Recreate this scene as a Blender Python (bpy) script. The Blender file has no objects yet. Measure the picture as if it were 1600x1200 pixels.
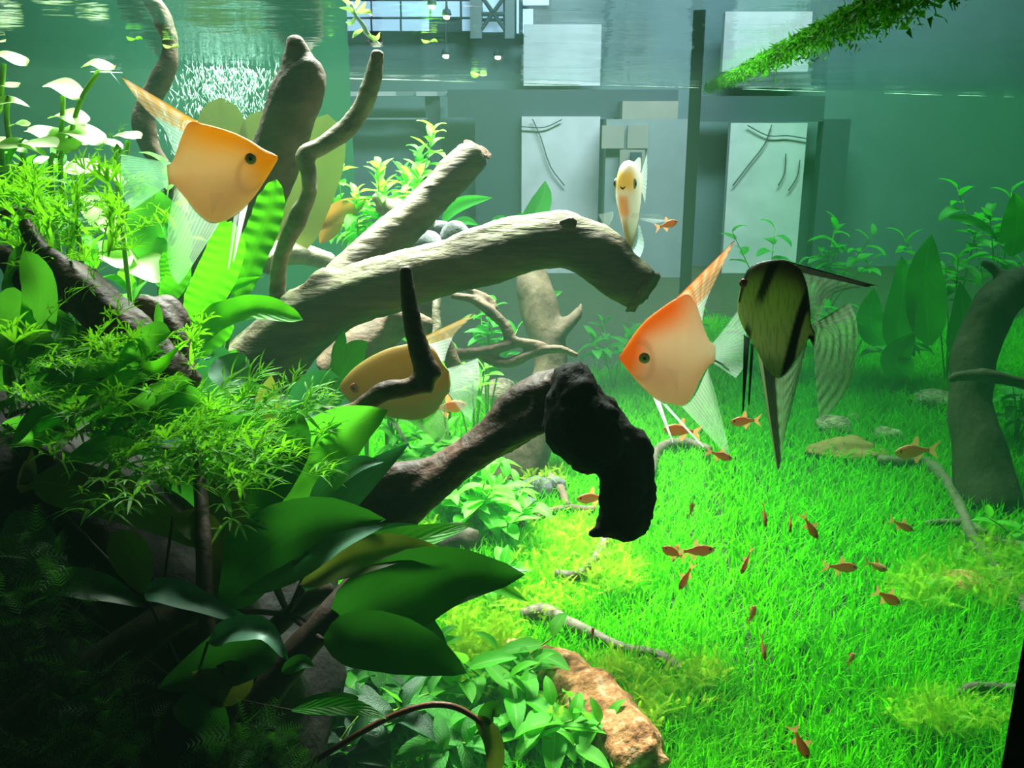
import bpy, math, random
import numpy as np
from mathutils import Vector, Matrix

# ------------------------------------------------------------------ camera, world, lights, exposure
S = bpy.context.scene
COL = S.collection
rng = np.random.default_rng(7)
random.seed(7)
F = 1422.2
PITCH = math.radians(15.9)
CP, SP = math.cos(PITCH), math.sin(PITCH)
H = 0.43                       # camera height above the substrate
ZW = 0.495                     # height of the water surface

cam = bpy.data.cameras.new('camera')
cam.sensor_width = 36.0
cam.lens = 32.0
cam.clip_start = 0.01
cam_o = bpy.data.objects.new('camera', cam)
COL.objects.link(cam_o)
cam_o.location = (0, 0, H)
cam_o.rotation_euler = (math.pi / 2 - PITCH, 0, 0)
S.camera = cam_o

S.view_settings.view_transform = 'Standard'
S.view_settings.look = 'None'
S.view_settings.gamma = 1.0
S.view_settings.use_curve_mapping = False
S.view_settings.exposure = 0.12

w = bpy.data.worlds.new('world')
S.world = w
w.use_nodes = True
w.node_tree.nodes['Background'].inputs[0].default_value = (0.35, 0.55, 0.6, 1)
w.node_tree.nodes['Background'].inputs[1].default_value = 0.006

c = S.cycles
c.max_bounces = 6
c.diffuse_bounces = 3
c.glossy_bounces = 2
c.transmission_bounces = 4
c.volume_bounces = 0
c.transparent_max_bounces = 20
c.caustics_reflective = False
c.caustics_refractive = False
c.use_denoising = True


def area(name, loc, target, sx, sy, power, color, spread=140):
    l = bpy.data.lights.new(name, 'AREA')
    l.shape = 'RECTANGLE'
    l.size, l.size_y = sx, sy
    l.energy = power
    l.color = color
    l.spread = math.radians(spread)
    o = bpy.data.objects.new(name, l)
    COL.objects.link(o)
    o.location = loc
    o.rotation_euler = (Vector(target) - Vector(loc)).to_track_quat('-Z', 'Y').to_euler()
    return o


area('aquarium_lamp', (-0.25, 1.22, 1.0), (-0.22, 0.84, 0), 0.6, 0.2, 31, (1.0, 0.97, 0.84), 74)
area('aquarium_lamp', (0.06, 1.36, 1.05), (0.04, 0.82, 0), 0.25, 0.25, 12.5, (1.0, 0.97, 0.84), 64)
area('aquarium_lamp', (1.0, 1.6, 1.1), (0.9, 1.55, 0), 0.6, 0.3, 10, (0.8, 1.0, 0.82), 110)  # added lamp over the built side reflection; no lamp known there
area('room_lamp', (0.6, 2.0, 1.55), (0.5, 2.6, 0.5), 1.2, 0.2, 44, (0.85, 0.93, 1.0), 150)

# ------------------------------------------------------------------ helpers
def W(x, y, d):
    """a point at photograph pixel x, y and depth d metres in front of the lens"""
    cx, cy = (x - 800) / F * d, (600 - y) / F * d
    return Vector((cx, d * CP + cy * SP, H - d * SP + cy * CP))


def ray(x, y):
    return W(x, y, 1.0) - Vector((0, 0, H))


def G(x, y, z=0.0):
    """the point of the level z that shows at pixel x, y"""
    r = ray(x, y)
    t = (z - H) / r.z
    return Vector((0, 0, H)) + r * t


def R(x, y, yy):
    """the point of the upright plane at distance yy that shows at pixel x, y"""
    r = ray(x, y)
    return Vector((0, 0, H)) + r * (yy / r.y)


def depth(p):
    return p[1] * CP - (p[2] - H) * SP


def set_mesh(me, V, Fc, uv=None, col=None, smooth=True):
    V = np.asarray(V, dtype=np.float32)
    me.from_pydata(V.tolist() if len(V) < 5000 else V, [], Fc)
    if smooth:
        me.polygons.foreach_set('use_smooth', np.ones(len(me.polygons), dtype=bool))
    if uv is not None:
        li = np.empty(len(me.loops), dtype=np.int32)
        me.loops.foreach_get('vertex_index', li)
        l = me.uv_layers.new(name='UVMap')
        l.data.foreach_set('uv', np.asarray(uv, dtype=np.float32)[li].ravel())
    if col is not None:
        a = me.color_attributes.new('Col', 'FLOAT_COLOR', 'POINT')
        a.data.foreach_set('color', np.asarray(col, dtype=np.float32).ravel())
    me.update()


def thing(name, label, cat, loc, group=None):
    o = bpy.data.objects.new(name, None)
    COL.objects.link(o)
    o.location = loc
    o.empty_display_size = 0.02
    o['label'] = label
    o['category'] = cat
    if group:
        o['group'] = group
    return o


def tag(o, label, cat, group=None, kind=None):
    if label:
        o['label'] = label
    if cat:
        o['category'] = cat
    if group:
        o['group'] = group
    if kind:
        o['kind'] = kind
    return o


def origin_of(p):
    v = Vector((0, 0, 0))
    while p is not None:
        v = v + p.location
        p = p.parent
    return v


def obj(name, V, Fc, mat, parent=None, uv=None, col=None, smooth=True, base=None):
    """one mesh object from world-space vertices; its origin is its parent's, or BASE"""
    V = np.asarray(V, dtype=float)
    o0 = origin_of(parent) if parent is not None else (Vector(base) if base is not None else Vector(V.mean(axis=0)))
    me = bpy.data.meshes.new(name)
    set_mesh(me, V - np.array(o0), Fc, uv, col, smooth)
    if mat is not None:
        me.materials.append(mat)
    o = bpy.data.objects.new(name, me)
    COL.objects.link(o)
    if parent is not None:
        o.parent = parent
    else:
        o.location = o0
    return o


def struct(o):
    o['kind'] = 'structure'
    return o


def crom(P, n):
    """Catmull-Rom through rows of P, n rows out"""
    P = np.asarray(P, dtype=float)
    if len(P) == 2:
        t = np.linspace(0, 1, n)[:, None]
        return P[0] * (1 - t) + P[1] * t
    Q = np.vstack([2 * P[0] - P[1], P, 2 * P[-1] - P[-2]])
    k = len(P) - 1
    u = np.linspace(0, k, n)
    i = np.minimum(u.astype(int), k - 1)
    t = (u - i)[:, None]
    a, b, c_, d = Q[i], Q[i + 1], Q[i + 2], Q[i + 3]
    return 0.5 * (2 * b + (c_ - a) * t + (2 * a - 5 * b + 4 * c_ - d) * t ** 2 + (3 * b - a - 3 * c_ + d) * t ** 3)


def frames(P):
    T = np.gradient(P, axis=0)
    T /= np.linalg.norm(T, axis=1)[:, None] + 1e-12
    a = np.array([0, 0, 1.0]) if abs(T[0, 2]) < 0.8 else np.array([0, 1.0, 0])
    N = []
    n = a - T[0] * a.dot(T[0])
    for t in T:
        n = n - t * n.dot(t)
        n /= np.linalg.norm(n) + 1e-12
        N.append(n)
    N = np.array(N)
    return T, N, np.cross(T, N)


def tube(pts, seg=12, rings=None, ridge=0.0, seed=0, cap=0.25, metres=False, knots=0.0):
    """pts rows x, y, depth, radius (pixels) or, with metres, world x, y, z, radius -> V, F. RIDGE: long grooves and swellings as in dead wood"""
    r_ = np.random.default_rng(seed + 11)
    A = np.asarray(pts, dtype=float)
    if not metres:
        A = np.array([[*W(p[0], p[1], p[2]), p[3] * p[2] / F] for p in A])
    L = np.linalg.norm(np.diff(A[:, :3], axis=0), axis=1).sum()
    rm = A[:, 3].mean()
    if rings is None:
        rings = int(np.clip(L / (rm * 0.7), 6, 60))
    C = crom(A, rings)
    P, rad = C[:, :3], np.maximum(C[:, 3], 0.0004)
    T, N, B = frames(P)
    th = np.linspace(0, 2 * np.pi, seg, endpoint=False)[None, :]
    s = np.linspace(0, 1, rings)[:, None] * L / max(rm, 1e-4)
    ph = r_.uniform(0, 6.28, 8)
    k = 1 + ridge * (0.5 * np.sin(2 * th + ph[0] + 0.23 * s) + 0.5 * np.sin(3 * th + ph[1] - 0.31 * s) + 0.45 * np.sin(5 * th + ph[2] + 0.4 * np.sin(0.35 * s + ph[3]) * 3)
                     + 0.3 * np.sin(9 * th + ph[4] + 0.3 * s) + 0.6 * np.sin(0.9 * s + ph[5]) + 0.4 * np.sin(2.1 * s + ph[6] + th))
    if knots:
        for _ in range(int(knots)):
            s0, t0 = r_.uniform(0.1, 0.9) * s[-1, 0], r_.uniform(0, 6.28)
            dd = ((s - s0) / 0.5) ** 2 + (np.angle(np.exp(1j * (th - t0))) / 0.4) ** 2
            k = k + 0.22 * np.exp(-dd) - 0.2 * np.exp(-dd * 6)
    V = P[:, None, :] + (rad[:, None] * k)[..., None] * (np.cos(th)[..., None] * N[:, None, :] + np.sin(th)[..., None] * B[:, None, :])
    V = V.reshape(-1, 3)
    Fc = []
    for i in range(rings - 1):
        for j in range(seg):
            a, b = i * seg + j, i * seg + (j + 1) % seg
            Fc.append((a, b, b + seg, a + seg))
    n0 = len(V)
    e = [P[0] - T[0] * rad[0] * cap, P[-1] + T[-1] * rad[-1] * cap]
    V = np.vstack([V, e])
    for j in range(seg):
        Fc.append(((j + 1) % seg, j, n0))
        Fc.append(((rings - 1) * seg + j, (rings - 1) * seg + (j + 1) % seg, n0 + 1))
    return V, Fc


def join(parts):
    Vs, Fs, n = [], [], 0
    for V, Fc in parts:
        Vs.append(np.asarray(V))
        Fs += [tuple(i + n for i in f) for f in Fc]
        n += len(V)
    return np.vstack(Vs), Fs


def noise3(P, sc, seed=0):
    r_ = np.random.default_rng(seed + 100)
    out = np.zeros(len(P))
    for k in range(7):
        d = r_.normal(size=3)
        d /= np.linalg.norm(d)
        f = sc * r_.uniform(0.6, 1.9)
        e = r_.normal(size=3)
        out += np.sin(P @ d * f + r_.uniform(0, 6.28) + 1.3 * np.sin(P @ e * f * 0.5))
    return out / 4.0


def fuse(parts, voxel, smooth=4, lump=0.0, lump_scale=60, seed=0, fine=0.0):
    """weld overlapping solids into one skin (voxel remesh), then roughen it"""
    V, Fc = join(parts)
    me = bpy.data.meshes.new('tmp')
    me.from_pydata(V.tolist(), [], Fc)
    o = bpy.data.objects.new('tmp', me)
    COL.objects.link(o)
    m = o.modifiers.new('r', 'REMESH')
    m.mode = 'VOXEL'
    m.voxel_size = voxel
    if smooth:
        m = o.modifiers.new('s', 'SMOOTH')
        m.factor = 0.5
        m.iterations = smooth
    dg = bpy.context.evaluated_depsgraph_get()
    ev = o.evaluated_get(dg).to_mesh()
    n = len(ev.vertices)
    P = np.empty(n * 3, dtype=np.float32)
    ev.vertices.foreach_get('co', P)
    P = P.reshape(-1, 3).astype(float)
    Nn = np.empty(n * 3, dtype=np.float32)
    ev.vertices.foreach_get('normal', Nn)
    Nn = Nn.reshape(-1, 3)
    Fo = [tuple(p.vertices) for p in ev.polygons]
    o.evaluated_get(dg).to_mesh_clear()
    bpy.data.objects.remove(o)
    bpy.data.meshes.remove(me)
    if lump:
        P = P + Nn * (lump * noise3(P, lump_scale, seed))[:, None]
    if fine:
        P = P + Nn * (fine * noise3(P, lump_scale * 5, seed + 5))[:, None]
    return P, Fo


def lump(c_, rx, ry, rz, seed=0, rough=0.25, n=14, freq=2.2, flat=0.0):
    """a stone: a ball pushed in and out by noise, with cut facets"""
    r_ = np.random.default_rng(seed + 31)
    V, Fc = [], []
    for i in range(n + 1):
        a = math.pi * i / n
        for j in range(2 * n):
            b = math.pi * j / n
            V.append((math.sin(a) * math.cos(b), math.sin(a) * math.sin(b), math.cos(a)))
    for i in range(n):
        for j in range(2 * n):
            p, q = i * 2 * n + j, i * 2 * n + (j + 1) % (2 * n)
            Fc.append((p, p + 2 * n, q + 2 * n, q))
    V = np.array(V)
    k = 1 + rough * (noise3(V, freq, seed) * 0.55 + 0.3 * noise3(V, freq * 3, seed + 1))
    for _ in range(6):
        d = r_.normal(size=3)
        d /= np.linalg.norm(d)
        h = r_.uniform(0.72, 0.95)
        pr = (V * k[:, None]) @ d
        k = np.where(pr > h, k * (h + (pr - h) * 0.35) / np.maximum(pr, 1e-6), k)
    V = V * k[:, None] * np.array([rx, ry, rz])
    return V + np.array(c_), Fc


def box(lo, hi):
    x0, y0, z0 = lo
    x1, y1, z1 = hi
    V = [(x0, y0, z0), (x1, y0, z0), (x1, y1, z0), (x0, y1, z0), (x0, y0, z1), (x1, y0, z1), (x1, y1, z1), (x0, y1, z1)]
    return V, [(0, 3, 2, 1), (4, 5, 6, 7), (0, 1, 5, 4), (1, 2, 6, 5), (2, 3, 7, 6), (3, 0, 4, 7)]


def prism(poly, z0, z1):
    n = len(poly)
    V = [(p[0], p[1], z0) for p in poly] + [(p[0], p[1], z1) for p in poly]
    Fc = [tuple(range(n - 1, -1, -1)), tuple(range(n, 2 * n))]
    Fc += [(i, (i + 1) % n, n + (i + 1) % n, n + i) for i in range(n)]
    return V, Fc


def slab(p, q, z0, z1, t):
    """an upright pane between ground points p and q, t thick (to the left of p->q)"""
    p, q = Vector((p[0], p[1], 0)), Vector((q[0], q[1], 0))
    n = Vector((-(q - p).y, (q - p).x, 0)).normalized() * t
    return prism([p, q, q + n, p + n], z0, z1)


def gd(x, y, z=0.0):
    """lens depth of the level z at pixel x, y"""
    return depth(G(x, y, z))


# ------------------------------------------------------------------ materials
def new_mat(name):
    m = bpy.data.materials.new(name)
    m.use_nodes = True
    nt = m.node_tree
    nt.nodes.clear()
    out = nt.nodes.new('ShaderNodeOutputMaterial')
    return m, nt, out


def nd(nt, typ, **kw):
    n = nt.nodes.new(typ)
    for k, v in kw.items():
        if k.startswith('i_'):
            n.inputs[k[2:].replace('_', ' ')].default_value = v
        else:
            setattr(n, k, v)
    return n


def c4(c_):
    return (c_[0], c_[1], c_[2], 1.0)


def noisy(name, ca, cb, scale=30, stretch=(1, 1, 1), rough=0.7, bump=0.3, bump_scale=None, detail=6, cc=None, spec=0.3, dist=0.004, top=None):
    m, nt, out = new_mat(name)
    tc = nd(nt, 'ShaderNodeTexCoord')
    mp = nd(nt, 'ShaderNodeMapping')
    mp.inputs['Scale'].default_value = stretch
    nt.links.new(tc.outputs['Object'], mp.inputs['Vector'])
    n1 = nd(nt, 'ShaderNodeTexNoise')
    n1.inputs['Scale'].default_value = scale
    n1.inputs['Detail'].default_value = detail
    n1.inputs['Roughness'].default_value = 0.65
    nt.links.new(mp.outputs[0], n1.inputs['Vector'])
    cr = nd(nt, 'ShaderNodeValToRGB')
    cr.color_ramp.elements[0].position = 0.32
    cr.color_ramp.elements[0].color = c4(ca)
    cr.color_ramp.elements[1].position = 0.68
    cr.color_ramp.elements[1].color = c4(cb)
    if cc is not None:
        e = cr.color_ramp.elements.new(0.52)
        e.color = c4(cc)
    nt.links.new(n1.outputs['Fac'], cr.inputs['Fac'])
    colour = cr.outputs['Color']
    if top is not None:      # upper faces paler: top light painted in, with an algae tint
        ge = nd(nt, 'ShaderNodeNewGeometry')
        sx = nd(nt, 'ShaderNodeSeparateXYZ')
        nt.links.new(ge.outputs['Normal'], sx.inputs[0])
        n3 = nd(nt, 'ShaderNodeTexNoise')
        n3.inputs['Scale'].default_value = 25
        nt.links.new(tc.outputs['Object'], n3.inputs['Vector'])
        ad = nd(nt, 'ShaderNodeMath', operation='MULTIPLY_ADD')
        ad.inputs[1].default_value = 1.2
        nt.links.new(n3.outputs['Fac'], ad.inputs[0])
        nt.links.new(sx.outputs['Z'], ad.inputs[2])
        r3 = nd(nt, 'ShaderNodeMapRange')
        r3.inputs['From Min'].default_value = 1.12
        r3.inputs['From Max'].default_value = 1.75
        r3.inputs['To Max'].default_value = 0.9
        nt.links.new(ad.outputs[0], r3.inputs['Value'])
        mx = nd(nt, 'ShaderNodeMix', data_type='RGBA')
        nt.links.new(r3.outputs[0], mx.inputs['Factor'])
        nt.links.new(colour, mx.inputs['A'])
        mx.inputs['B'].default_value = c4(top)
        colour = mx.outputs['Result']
    b = nd(nt, 'ShaderNodeBsdfPrincipled')
    b.inputs['Roughness'].default_value = rough
    b.inputs['Specular IOR Level'].default_value = spec
    nt.links.new(colour, b.inputs['Base Color'])
    n2 = nd(nt, 'ShaderNodeTexNoise')
    n2.inputs['Scale'].default_value = bump_scale or scale * 3
    n2.inputs['Detail'].default_value = 5
    nt.links.new(mp.outputs[0], n2.inputs['Vector'])
    bp = nd(nt, 'ShaderNodeBump')
    bp.inputs['Strength'].default_value = bump
    bp.inputs['Distance'].default_value = dist
    nt.links.new(n2.outputs['Fac'], bp.inputs['Height'])
    nt.links.new(bp.outputs[0], b.inputs['Normal'])
    nt.links.new(b.outputs[0], out.inputs['Surface'])
    return m


def leaf_mat(name, ca, cb, rib, trans=(0.3, 0.8, 0.05), tfac=0.45, rough=0.4, spec=0.4, veins=7.0, vein_amt=0.35, spots=0.0, bump=0.25):
    """UV u runs across the blade, v from base to tip"""
    m, nt, out = new_mat(name)
    uv = nd(nt, 'ShaderNodeUVMap')
    sx = nd(nt, 'ShaderNodeSeparateXYZ')
    nt.links.new(uv.outputs[0], sx.inputs[0])
    oi = nd(nt, 'ShaderNodeObjectInfo')
    tc = nd(nt, 'ShaderNodeTexCoord')
    ns = nd(nt, 'ShaderNodeTexNoise')
    ns.inputs['Scale'].default_value = 45
    ns.inputs['Detail'].default_value = 4
    nt.links.new(tc.outputs['Object'], ns.inputs['Vector'])
    ad = nd(nt, 'ShaderNodeMath', operation='ADD')
    nt.links.new(oi.outputs['Random'], ad.inputs[0])
    nt.links.new(ns.outputs['Fac'], ad.inputs[1])
    mr = nd(nt, 'ShaderNodeMapRange')
    mr.inputs['From Min'].default_value = 0.3
    mr.inputs['From Max'].default_value = 1.6
    nt.links.new(ad.outputs[0], mr.inputs['Value'])
    mx = nd(nt, 'ShaderNodeMix', data_type='RGBA')
    nt.links.new(mr.outputs[0], mx.inputs['Factor'])
    mx.inputs['A'].default_value = c4(ca)
    mx.inputs['B'].default_value = c4(cb)
    # midrib and side veins
    du = nd(nt, 'ShaderNodeMath', operation='SUBTRACT')
    du.inputs[1].default_value = 0.5
    nt.links.new(sx.outputs['X'], du.inputs[0])
    ab = nd(nt, 'ShaderNodeMath', operation='ABSOLUTE')
    nt.links.new(du.outputs[0], ab.inputs[0])
    rr = nd(nt, 'ShaderNodeMapRange')
    rr.inputs['From Min'].default_value = 0.015
    rr.inputs['From Max'].default_value = 0.05
    rr.inputs['To Min'].default_value = 0.8
    rr.inputs['To Max'].default_value = 0.0
    nt.links.new(ab.outputs[0], rr.inputs['Value'])
    v1 = nd(nt, 'ShaderNodeMath', operation='MULTIPLY_ADD')
    v1.inputs[1].default_value = -0.6
    nt.links.new(ab.outputs[0], v1.inputs[0])
    nt.links.new(sx.outputs['Y'], v1.inputs[2])
    v2 = nd(nt, 'ShaderNodeMath', operation='MULTIPLY')
    v2.inputs[1].default_value = veins * 6.283
    nt.links.new(v1.outputs[0], v2.inputs[0])
    v3 = nd(nt, 'ShaderNodeMath', operation='SINE')
    nt.links.new(v2.outputs[0], v3.inputs[0])
    v4 = nd(nt, 'ShaderNodeMapRange')
    v4.inputs['From Min'].default_value = 0.90
    v4.inputs['From Max'].default_value = 1.0
    v4.inputs['To Max'].default_value = vein_amt
    nt.links.new(v3.outputs[0], v4.inputs['Value'])
    vm = nd(nt, 'ShaderNodeMath', operation='MAXIMUM')
    nt.links.new(rr.outputs[0], vm.inputs[0])
    nt.links.new(v4.outputs[0], vm.inputs[1])
    m2 = nd(nt, 'ShaderNodeMix', data_type='RGBA')
    nt.links.new(vm.outputs[0], m2.inputs['Factor'])
    nt.links.new(mx.outputs['Result'], m2.inputs['A'])
    m2.inputs['B'].default_value = c4(rib)
    colour = m2.outputs['Result']
    b = nd(nt, 'ShaderNodeBsdfPrincipled')
    b.inputs['Roughness'].default_value = rough
    b.inputs['Specular IOR Level'].default_value = spec
    nt.links.new(colour, b.inputs['Base Color'])
    bp = nd(nt, 'ShaderNodeBump')
    bp.inputs['Strength'].default_value = bump
    bp.inputs['Distance'].default_value = 0.002
    hs = nd(nt, 'ShaderNodeMath', operation='MULTIPLY_ADD')
    hs.inputs[1].default_value = 0.10 if bump >= 0.6 else 0.0
    nt.links.new(v3.outputs[0], hs.inputs[0])
    nt.links.new(ns.outputs['Fac'], hs.inputs[2])
    nt.links.new(hs.outputs[0], bp.inputs['Height'])
    nt.links.new(bp.outputs[0], b.inputs['Normal'])
    t = nd(nt, 'ShaderNodeBsdfTranslucent')
    tm = nd(nt, 'ShaderNodeMix', data_type='RGBA', blend_type='MULTIPLY')
    tm.inputs['Factor'].default_value = 0.6
    tm.inputs['A'].default_value = c4(trans)
    sc_ = nd(nt, 'ShaderNodeMix', data_type='RGBA')
    sc_.inputs['Factor'].default_value = 0.5
    nt.links.new(colour, sc_.inputs['A'])
    sc_.inputs['B'].default_value = (1, 1, 1, 1)
    nt.links.new(sc_.outputs['Result'], tm.inputs['B'])
    nt.links.new(tm.outputs['Result'], t.inputs['Color'])
    ms = nd(nt, 'ShaderNodeMixShader')
    ms.inputs[0].default_value = tfac
    nt.links.new(b.outputs[0], ms.inputs[1])
    nt.links.new(t.outputs[0], ms.inputs[2])
    nt.links.new(ms.outputs[0], out.inputs['Surface'])
    return m


def attr_mat(name, rough=0.4, spec=0.5, fin=False, sss=0.0):
    """colour (and, for fins, see-through) from the 'Col' attribute painted on the animal"""
    m, nt, out = new_mat(name)
    a = nd(nt, 'ShaderNodeAttribute', attribute_name='Col')
    b = nd(nt, 'ShaderNodeBsdfPrincipled')
    b.inputs['Roughness'].default_value = rough
    b.inputs['Specular IOR Level'].default_value = spec
    nt.links.new(a.outputs['Color'], b.inputs['Base Color'])
    if not fin:
        tc = nd(nt, 'ShaderNodeTexCoord')
        vo = nd(nt, 'ShaderNodeTexVoronoi')
        vo.inputs['Scale'].default_value = 500
        nt.links.new(tc.outputs['Object'], vo.inputs['Vector'])
        bp = nd(nt, 'ShaderNodeBump')
        bp.inputs['Strength'].default_value = 0.15
        bp.inputs['Distance'].default_value = 0.0006
        nt.links.new(vo.outputs['Distance'], bp.inputs['Height'])
        nt.links.new(bp.outputs[0], b.inputs['Normal'])
        t = nd(nt, 'ShaderNodeBsdfTranslucent')
        nt.links.new(a.outputs['Color'], t.inputs['Color'])
        ms = nd(nt, 'ShaderNodeMixShader')
        ms.inputs[0].default_value = sss
        nt.links.new(b.outputs[0], ms.inputs[1])
        nt.links.new(t.outputs[0], ms.inputs[2])
        nt.links.new(ms.outputs[0], out.inputs['Surface'])
    else:
        t = nd(nt, 'ShaderNodeBsdfTranslucent')
        nt.links.new(a.outputs['Color'], t.inputs['Color'])
        ms = nd(nt, 'ShaderNodeMixShader')
        ms.inputs[0].default_value = 0.55
        nt.links.new(b.outputs[0], ms.inputs[1])
        nt.links.new(t.outputs[0], ms.inputs[2])
        tr = nd(nt, 'ShaderNodeBsdfTransparent')
        m2 = nd(nt, 'ShaderNodeMixShader')
        nt.links.new(a.outputs['Alpha'], m2.inputs[0])
        nt.links.new(tr.outputs[0], m2.inputs[1])
        nt.links.new(ms.outputs[0], m2.inputs[2])
        nt.links.new(m2.outputs[0], out.inputs['Surface'])
    return m


def plain(name, col_, rough=0.6, spec=0.4, emit=0.0, metallic=0.0):
    m, nt, out = new_mat(name)
    b = nd(nt, 'ShaderNodeBsdfPrincipled')
    b.inputs['Base Color'].default_value = c4(col_)
    b.inputs['Roughness'].default_value = rough
    b.inputs['Specular IOR Level'].default_value = spec
    b.inputs['Metallic'].default_value = metallic
    if emit:
        b.inputs['Emission Color'].default_value = c4(col_)
        b.inputs['Emission Strength'].default_value = emit
    nt.links.new(b.outputs[0], out.inputs['Surface'])
    return m


def clear_pane(name):
    m, nt, out = new_mat(name)
    t = nd(nt, 'ShaderNodeBsdfTransparent')
    t.inputs['Color'].default_value = (0.97, 0.99, 0.98, 1)
    nt.links.new(t.outputs[0], out.inputs['Surface'])
    return m


def water_mat(name, sc_col, sc_den, ab_col, ab_den, g=0.3):
    m, nt, out = new_mat(name)
    s_ = nd(nt, 'ShaderNodeVolumeScatter')
    s_.inputs['Color'].default_value = c4(sc_col)
    s_.inputs['Density'].default_value = sc_den
    s_.inputs['Anisotropy'].default_value = g
    a = nd(nt, 'ShaderNodeVolumeAbsorption')
    a.inputs['Color'].default_value = c4(ab_col)
    a.inputs['Density'].default_value = ab_den
    ad = nd(nt, 'ShaderNodeAddShader')
    nt.links.new(s_.outputs[0], ad.inputs[0])
    nt.links.new(a.outputs[0], ad.inputs[1])
    nt.links.new(ad.outputs[0], out.inputs['Volume'])
    return m


def surface_mat(name):
    m, nt, out = new_mat(name)
    tc = nd(nt, 'ShaderNodeTexCoord')
    mp = nd(nt, 'ShaderNodeMapping')
    mp.inputs['Scale'].default_value = (1, 1.6, 1)
    nt.links.new(tc.outputs['Object'], mp.inputs['Vector'])
    n1 = nd(nt, 'ShaderNodeTexNoise')
    n1.inputs['Scale'].default_value = 22
    n1.inputs['Detail'].default_value = 3
    nt.links.new(mp.outputs[0], n1.inputs['Vector'])
    bp = nd(nt, 'ShaderNodeBump')
    bp.inputs['Strength'].default_value = 0.12
    bp.inputs['Distance'].default_value = 0.01
    nt.links.new(n1.outputs['Fac'], bp.inputs['Height'])
    g = nd(nt, 'ShaderNodeBsdfGlossy')
    g.inputs['Roughness'].default_value = 0.06
    g.inputs['Color'].default_value = (0.85, 0.95, 0.95, 1)
    nt.links.new(bp.outputs[0], g.inputs['Normal'])
    t = nd(nt, 'ShaderNodeBsdfTransparent')
    t.inputs['Color'].default_value = (0.85, 0.97, 0.97, 1)
    ms = nd(nt, 'ShaderNodeMixShader')
    ms.inputs[0].default_value = 0.45
    nt.links.new(t.outputs[0], ms.inputs[1])
    nt.links.new(g.outputs[0], ms.inputs[2])
    nt.links.new(ms.outputs[0], out.inputs['Surface'])
    return m


M = {}
M['soil'] = noisy('dark_substrate', (0.012, 0.02, 0.006), (0.03, 0.05, 0.012), 60, bump=0.6)
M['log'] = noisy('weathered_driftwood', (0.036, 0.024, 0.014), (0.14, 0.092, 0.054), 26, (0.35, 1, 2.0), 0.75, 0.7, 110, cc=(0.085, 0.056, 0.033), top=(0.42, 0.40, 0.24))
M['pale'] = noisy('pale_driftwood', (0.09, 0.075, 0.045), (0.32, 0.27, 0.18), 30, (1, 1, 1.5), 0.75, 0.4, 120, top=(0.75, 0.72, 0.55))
M['midbrown'] = noisy('brown_bogwood', (0.03, 0.019, 0.012), (0.115, 0.072, 0.048), 24, (1, 1, 1.6), 0.75, 0.6, 90)
M['dimtrunk'] = noisy('dim_brown_trunk', (0.02, 0.016, 0.008), (0.07, 0.055, 0.03), 24, (1, 1, .6), .8, .6, 80)  # trunk bark again, darker: the dim reflection is painted into the colour
M['stick'] = noisy('grey_brown_stick', (0.07, 0.055, 0.035), (0.2, 0.165, 0.115), 40, bump=.4)
M['float_moss'] = leaf_mat('floating_green_moss', (0.02, 0.13, 0.008), (0.06, 0.24, 0.012), (0.05, 0.2, 0.02), (0.1, 0.5, 0.02), 0.4, 0.6, 0.1, 0, 0.0, bump=0.0)
M['dark'] = noisy('dark_driftwood', (0.026, 0.011, 0.007), (0.19, 0.085, 0.055), 24, (1, 1, 1.6), 0.6, 0.6, 90, cc=(0.075, 0.034, 0.022), spec=0.3)
M['black'] = noisy('blackened_driftwood', (0.003, 0.002, 0.002), (0.013, 0.009, 0.007), 40, (1, 1, 1), 0.75, 0.5, 110, spec=0.15)  # driftwood in shade, its darkness put into the colour
M['brown'] = noisy('brown_driftwood', (0.05, 0.03, 0.018), (0.19, 0.12, 0.075), 28, (1, 1, 1.6), 0.75, 0.5, 100)
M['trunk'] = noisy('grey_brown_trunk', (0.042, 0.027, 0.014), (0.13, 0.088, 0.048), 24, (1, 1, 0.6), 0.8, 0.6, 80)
M['cut'] = noisy('cut_wood_end', (0.05, 0.026, 0.018), (0.17, 0.09, 0.06), 80, bump=0.8, rough=0.9)
M['grey_rock'] = noisy('grey_stone', (0.05, 0.052, 0.055), (0.19, 0.19, 0.2), 40, bump=0.6, rough=0.85)
M['cream_rock'] = noisy('cream_banded_stone', (0.07, 0.045, 0.02), (0.62, 0.56, 0.42), 50, (1, 1, 2.5), cc=(0.34, 0.27, 0.17), bump=0.9, rough=0.85)
M['orange_rock'] = noisy('orange_pitted_stone', (0.07, 0.025, 0.01), (0.85, 0.56, 0.34), 75, cc=(0.55, 0.24, 0.09), bump=0.9, bump_scale=140, rough=0.9)
M['dark_rock'] = noisy('dark_brown_stone', (0.02, 0.016, 0.01), (0.07, 0.055, 0.03), 35, bump=0.4, rough=0.7)
M['grass'] = leaf_mat('hairgrass_blade', (0.025, 0.40, 0.002), (0.15, 0.58, 0.006), (0.2, 0.6, 0.05), (0.16, 0.95, 0.004), 0.45, 0.7, 0.06, 0, 0.0, bump=0.0)
M['moss'] = leaf_mat('yellow_green_moss', (0.15, 0.45, 0.01), (0.34, 0.60, 0.02), (0.4, 0.7, 0.05), (0.65, 0.95, 0.06), 0.45, 0.55, 0.25, 0, 0.0, bump=0.0)
M['dark_moss'] = leaf_mat('dark_green_moss', (0.006, 0.045, 0.004), (0.018, 0.09, 0.008), (0.03, 0.1, 0.01), (0.04, 0.2, 0.01), 0.3, 0.6, 0.2, 0, 0.0, bump=0.0)
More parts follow.
